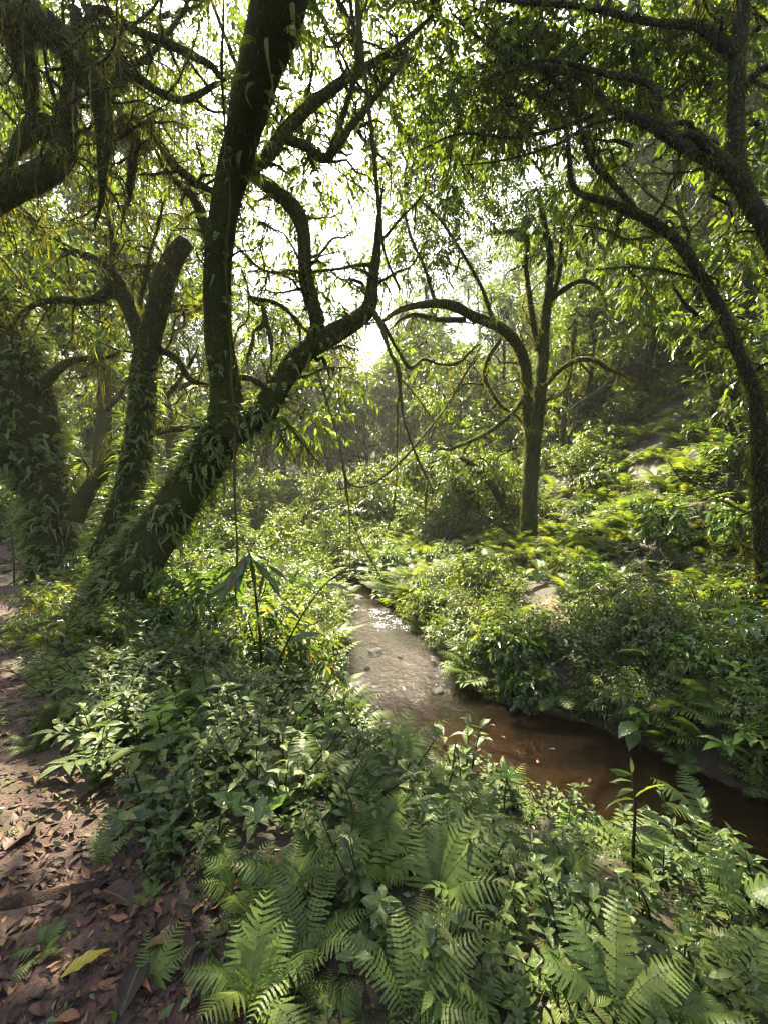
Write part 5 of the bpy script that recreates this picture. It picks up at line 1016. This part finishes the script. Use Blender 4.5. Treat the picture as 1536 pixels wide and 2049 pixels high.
# broad leaved plant, near bank
b0 = gp(515, 1660); D0 = b0[1]
r = plant_root('broad_leaved_plant', 'plant with two big glossy bright green leaves on the near bank')
f0 = at(512, 1640, D0)
leaf_to(r, f0, at(425, 1578, D0 - .05), .36, 'broad', bend=.4, roll=-.5, wave=.35, n=16); leaf_to(r, f0 + [.02, 0, 0], at(588, 1578, D0 + .03), .24, 'bright', bend=.15, roll=.5, wave=.3, n=16); leaf_to(r, f0 + [.01, .03, 0], at(560, 1555, D0 + .22), .35, 'broad', bend=.3, roll=.3)
stem_part(r, [b0, f0], .012)
# bright seedling over the pool
b0 = gp(1012, 1650); D0 = b0[1]; top = at(1014, 1556, D0)
r = plant_root('bright_seedling', 'bright green seedling with four spread leaves held over the pool'); stem_part(r, [b0, at(1008, 1600, D0), top], .007)
for px, py, dd, w_ in [(962, 1562, .0, .3), (1065, 1556, -.02, .32), (1002, 1518, .08, .3), (1030, 1528, .12, .3), (1010, 1545, -.12, .36)]: leaf_to(r, top, at(px, py, D0 + dd), w_, 'bright', bend=.3)
# yellow green plant below the right bank tree
b0 = gp(1078, 1165); D0 = b0[1]
r = plant_root('yellow_green_plant', 'sunlit yellow green broad leaved plant at the foot of the right bank tree'); top = at(1074, 1140, D0); stem_part(r, [b0, top], .015)
for px, py, dd in [(1050, 1145, -.1), (1062, 1120, 0), (1085, 1122, .1), (1092, 1140, -.1), (1074, 1165, -.25), (1072, 1115, .2)]: leaf_to(r, top, at(px, py, D0 + dd), .55, 'yellow' if px < 1065 else 'bright', bend=.3)
# wilting sapling in front of the trees
b0 = gp(524, 1365); D0 = b0[1]
r = plant_root('wilting_sapling', 'wilting sapling with drooping long leaves in front of the leaning tree', 'sapling')
stem_part(r, [b0, at(522, 1290, D0), at(514, 1210, D0), at(505, 1130, D0), at(498, 1105, D0)], .018)
stem_part(r, [at(514, 1210, D0), at(530, 1180, D0), at(536, 1120, D0)], .008, name='branch'); stem_part(r, [at(500, 1110, D0), at(475, 1130, D0), at(455, 1175, D0)], .007, name='branch')
for a, b, w_, mt in [((500, 1110), (470, 1165), .3, 'broad'), ((500, 1115), (508, 1190), .26, 'herb'), ((495, 1112), (462, 1195), .24, 'litter'), ((530, 1140), (520, 1210), .24, 'herb'), ((535, 1130), (575, 1165), .26, 'herb'), ((480, 1128), (425, 1170), .26, 'herb'), ((505, 1120), (550, 1180), .3, 'broad'), ((470, 1140), (440, 1215), .28, 'herb'), ((455, 1170), (385, 1225), .3, 'herb'), ((460, 1165), (408, 1195), .3, 'herb'), ((520, 1125), (532, 1138), .5, 'litter'), ((536, 1150), (560, 1200), .3, 'broad'), ((515, 1110), (545, 1130), .3, 'litter'), ((490, 1110), (478, 1190), .25, 'herb')]:
    leaf_to(r, at(*a, D0 - .05), at(*b, D0 - .1 - .1 * rng.random()), w_, mt, bend=-.15, fold=.25, roll=rng.normal(0, .4))
# long arching shoot with lance leaves, crossing in front of the stream
b0 = gp(540, 1400); D0 = b0[1] - .2
r = plant_root('arching_shoot', 'dark shoot arching right with long lance leaves before the stream', 'sapling')
C_ = [at(535, 1400, D0), at(560, 1320, D0), at(600, 1240, D0), at(650, 1170, D0), at(700, 1140, D0)]; stem_part(r, C_, .012)
for a, b in [((560, 1320), (530, 1290)), ((575, 1285), (640, 1262)), ((600, 1240), (560, 1205)), ((610, 1225), (670, 1230)), ((640, 1180), (600, 1160)), ((650, 1170), (705, 1180)), ((680, 1150), (745, 1160)), ((700, 1140), (760, 1140)), ((670, 1160), (690, 1130)), ((560, 1330), (610, 1330))]: leaf_to(r, at(*a, D0), at(*b, D0 + rng.normal(0, .12)), .2, 'herb', bend=.2, roll=rng.normal(0, .4))
# tall sapling with a dark stem, right of the pool's near side
b0 = gp(1268, 1760); D0 = max(b0[1], 2.1)
r = plant_root('dark_stem_sapling', 'sapling with an upright dark stem and slender leaves before the pool', 'sapling')
stem_part(r, [at(1268, 1790, D0), at(1266, 1700, D0), at(1270, 1620, D0), at(1264, 1545, D0)], .011)
for a, b in [((1264, 1550), (1215, 1540)), ((1265, 1565), (1220, 1560)), ((1266, 1580), (1232, 1590)), ((1264, 1548), (1262, 1515)), ((1266, 1600), (1330, 1560)), ((1268, 1620), (1345, 1650)), ((1268, 1640), (1190, 1650)), ((1267, 1690), (1340, 1720)), ((1267, 1690), (1185, 1720)), ((1267, 1600), (1205, 1610)), ((1267, 1740), (1180, 1780)), ((1267, 1740), (1330, 1790)), ((1267, 1660), (1360, 1690))]: leaf_to(r, at(*a, D0), at(*b, D0 - .05 + rng.normal(0, .1)), .26, 'herb', bend=.25, roll=rng.normal(0, .5))
# slim sapling on the right bank over the water
b0 = gp(1282, 1520); D0 = b0[1]
r = plant_root('slim_sapling', 'slim sapling with pale rounded top leaves on the right bank', 'sapling'); stem_part(r, [b0, at(1276, 1470, D0), at(1278, 1400, D0)], .010)
for a, b, mt in [((1278, 1400), (1290, 1385), 'broad'), ((1278, 1402), (1268, 1388), 'broad'), ((1278, 1420), (1260, 1425), 'bright'), ((1278, 1425), (1300, 1448), 'bright'), ((1277, 1450), (1235, 1470), 'broad'), ((1277, 1455), (1300, 1420), 'broad'), ((1277, 1460), (1255, 1500), 'herb')]: leaf_to(r, at(*a, D0), at(*b, D0 - .1), .6, mt, bend=.3)
# big leaved shrub at the right edge
b0 = gp(1470, 1560); D0 = b0[1]
r = plant_root('big_leaved_shrub', 'shrub with big glossy oval leaves at the right edge of the pool', 'shrub')
tops = [at(1450, 1490, D0), at(1490, 1520, D0), at(1500, 1470, D0)]
for t_ in tops: stem_part(r, [b0, (b0 + t_) / 2 + [0, 0, .03], t_], .011)
for t_ in tops:
    for j in range(6):
        a = j * 1.05 + rng.normal(0, .2); leaf_to(r, t_, t_ + np.array([math.cos(a), math.sin(a), rng.uniform(-.1, .3)]) * rng.uniform(.16, .26), .36, 'broad' if j % 3 else 'bright', bend=.3)
# large arching fern fronds of the foreground
def big_fern(px, py, D, kind, fr, label, sc):
    r = plant_root('fern', label, 'fern'); P = at(px, py, D); P[2] = max(P[2], hz(P[0], P[1]) - .02); r.location = P; r['group'] = 'large foreground ferns'
    for (a, p_, ro, s_) in fr:
        o = obj('frond', FM[kind][rng.integers(0, 2)], r); o.matrix_local = mat4((0, 0, 0), R_(a), R_(p_), R_(ro), sc * s_)
big_fern(870, 1800, 1.75, 'bracken', [(12, 42, 8, 1.1), (40, 48, 0, 1), (-22, 30, 12, .95), (75, 50, 0, .9), (-50, 20, 0, .8), (110, 45, 0, .8)], 'large bright lacy fern arching right across the foreground', .38)
big_fern(500, 2040, 1.32, 'soft', [(88, 60, 0, 1), (60, 45, 0, .8), (120, 45, 0, .8)], 'upright grey green fern at the bottom of the near bank', .3)
big_fern(820, 2049, 1.30, 'ladder', [(60, 42, 0, 1), (20, 40, 0, 1), (100, 40, 0, .9), (150, 35, 0, .9), (-20, 30, 0, .8)], 'ladder leaved fern at the bottom edge of the near bank', .32)
big_fern(300, 1985, 1.40, 'bracken', [(70, 40, 0, 1), (30, 35, 0, .8), (120, 40, 0, .8)], 'small vivid green fern sprouting from the littered trail', .2)
big_fern(200, 1740, 1.9, 'ladder', [(95, 60, 0, 1), (40, 40, 0, .8), (140, 40, 0, .7)], 'small upright fern alone at the trail edge', .25)
big_fern(270, 1540, 2.75, 'broad', [(200, 25, 0, 1), (250, 20, 0, 1), (300, 25, 0, 1), (340, 25, 0, .9), (150, 30, 0, .9), (90, 40, 0, .8)], 'dark fern with broad leaflets spreading over the trail edge', .5)
big_fern(380, 1530, 2.7, 'bracken', [(10, 30, 0, 1), (330, 20, 0, .9), (60, 35, 0, .8)], 'bright lacy fern beside the broad leaflet fern', .42)
big_fern(780, 1560, 3.2, 'bracken', [(20, 40, 0, 1.), (60, 45, 0, 1), (-30, 30, 0, .9), (120, 40, 0, .9), (180, 35, 0, .8)], 'tall lacy fern arching over the near end of the riffle', .6)
big_fern(1480, 1800, 2.0, 'bracken', [(-10, 20, 0, 1.), (170, 40, 0, .9), (100, 45, 0, .9), (220, 25, 0, .8)], 'sprawling bright fern at the lower right edge', .36)
big_fern(1420, 1660, 3.1, 'soft', [(200, 35, 0, 1.), (150, 40, 0, .9), (250, 25, 0, .9), (90, 45, 0, .8)], 'fern leaning over the pool from its right end', .5)
big_fern(1230, 2040, 1.32, 'soft', [(60, 40, 0, 1.), (110, 40, 0, .9), (10, 30, 0, .9), (160, 30, 0, .8)], 'feathery fern at the lower right of the near bank', .32)

# ------------------------------------------------------------------ sunlit morning haze
hx = [o for o in bpy.data.objects]
me = bpy.data.meshes.new('haze'); import bmesh
bm = bmesh.new(); bmesh.ops.create_cube(bm, size=1); bm.to_mesh(me); bm.free()
hzb = obj('haze', me, kind='stuff', label='pale sunlit haze filling the valley', cat='haze')
ztop = 57.0; zb = float(ZZ.min()) - 1
hzb.location = (.6, 50, (ztop + zb) / 2); hzb.scale = (240, 200, ztop - zb)
m, nt, o = new_mat('haze')
pv = nt.nodes.new('ShaderNodeVolumePrincipled'); pv.inputs['Color'].default_value = (.97, .97, .95, 1); pv.inputs['Density'].default_value = .0009; pv.inputs['Anisotropy'].default_value = .25
nt.links.new(pv.outputs[0], o.inputs['Volume']); me.materials.append(m)
print('terrain', ZZ.min(), ZZ.max(), 'rows', {k: len(v) for k, v in rows.items()})
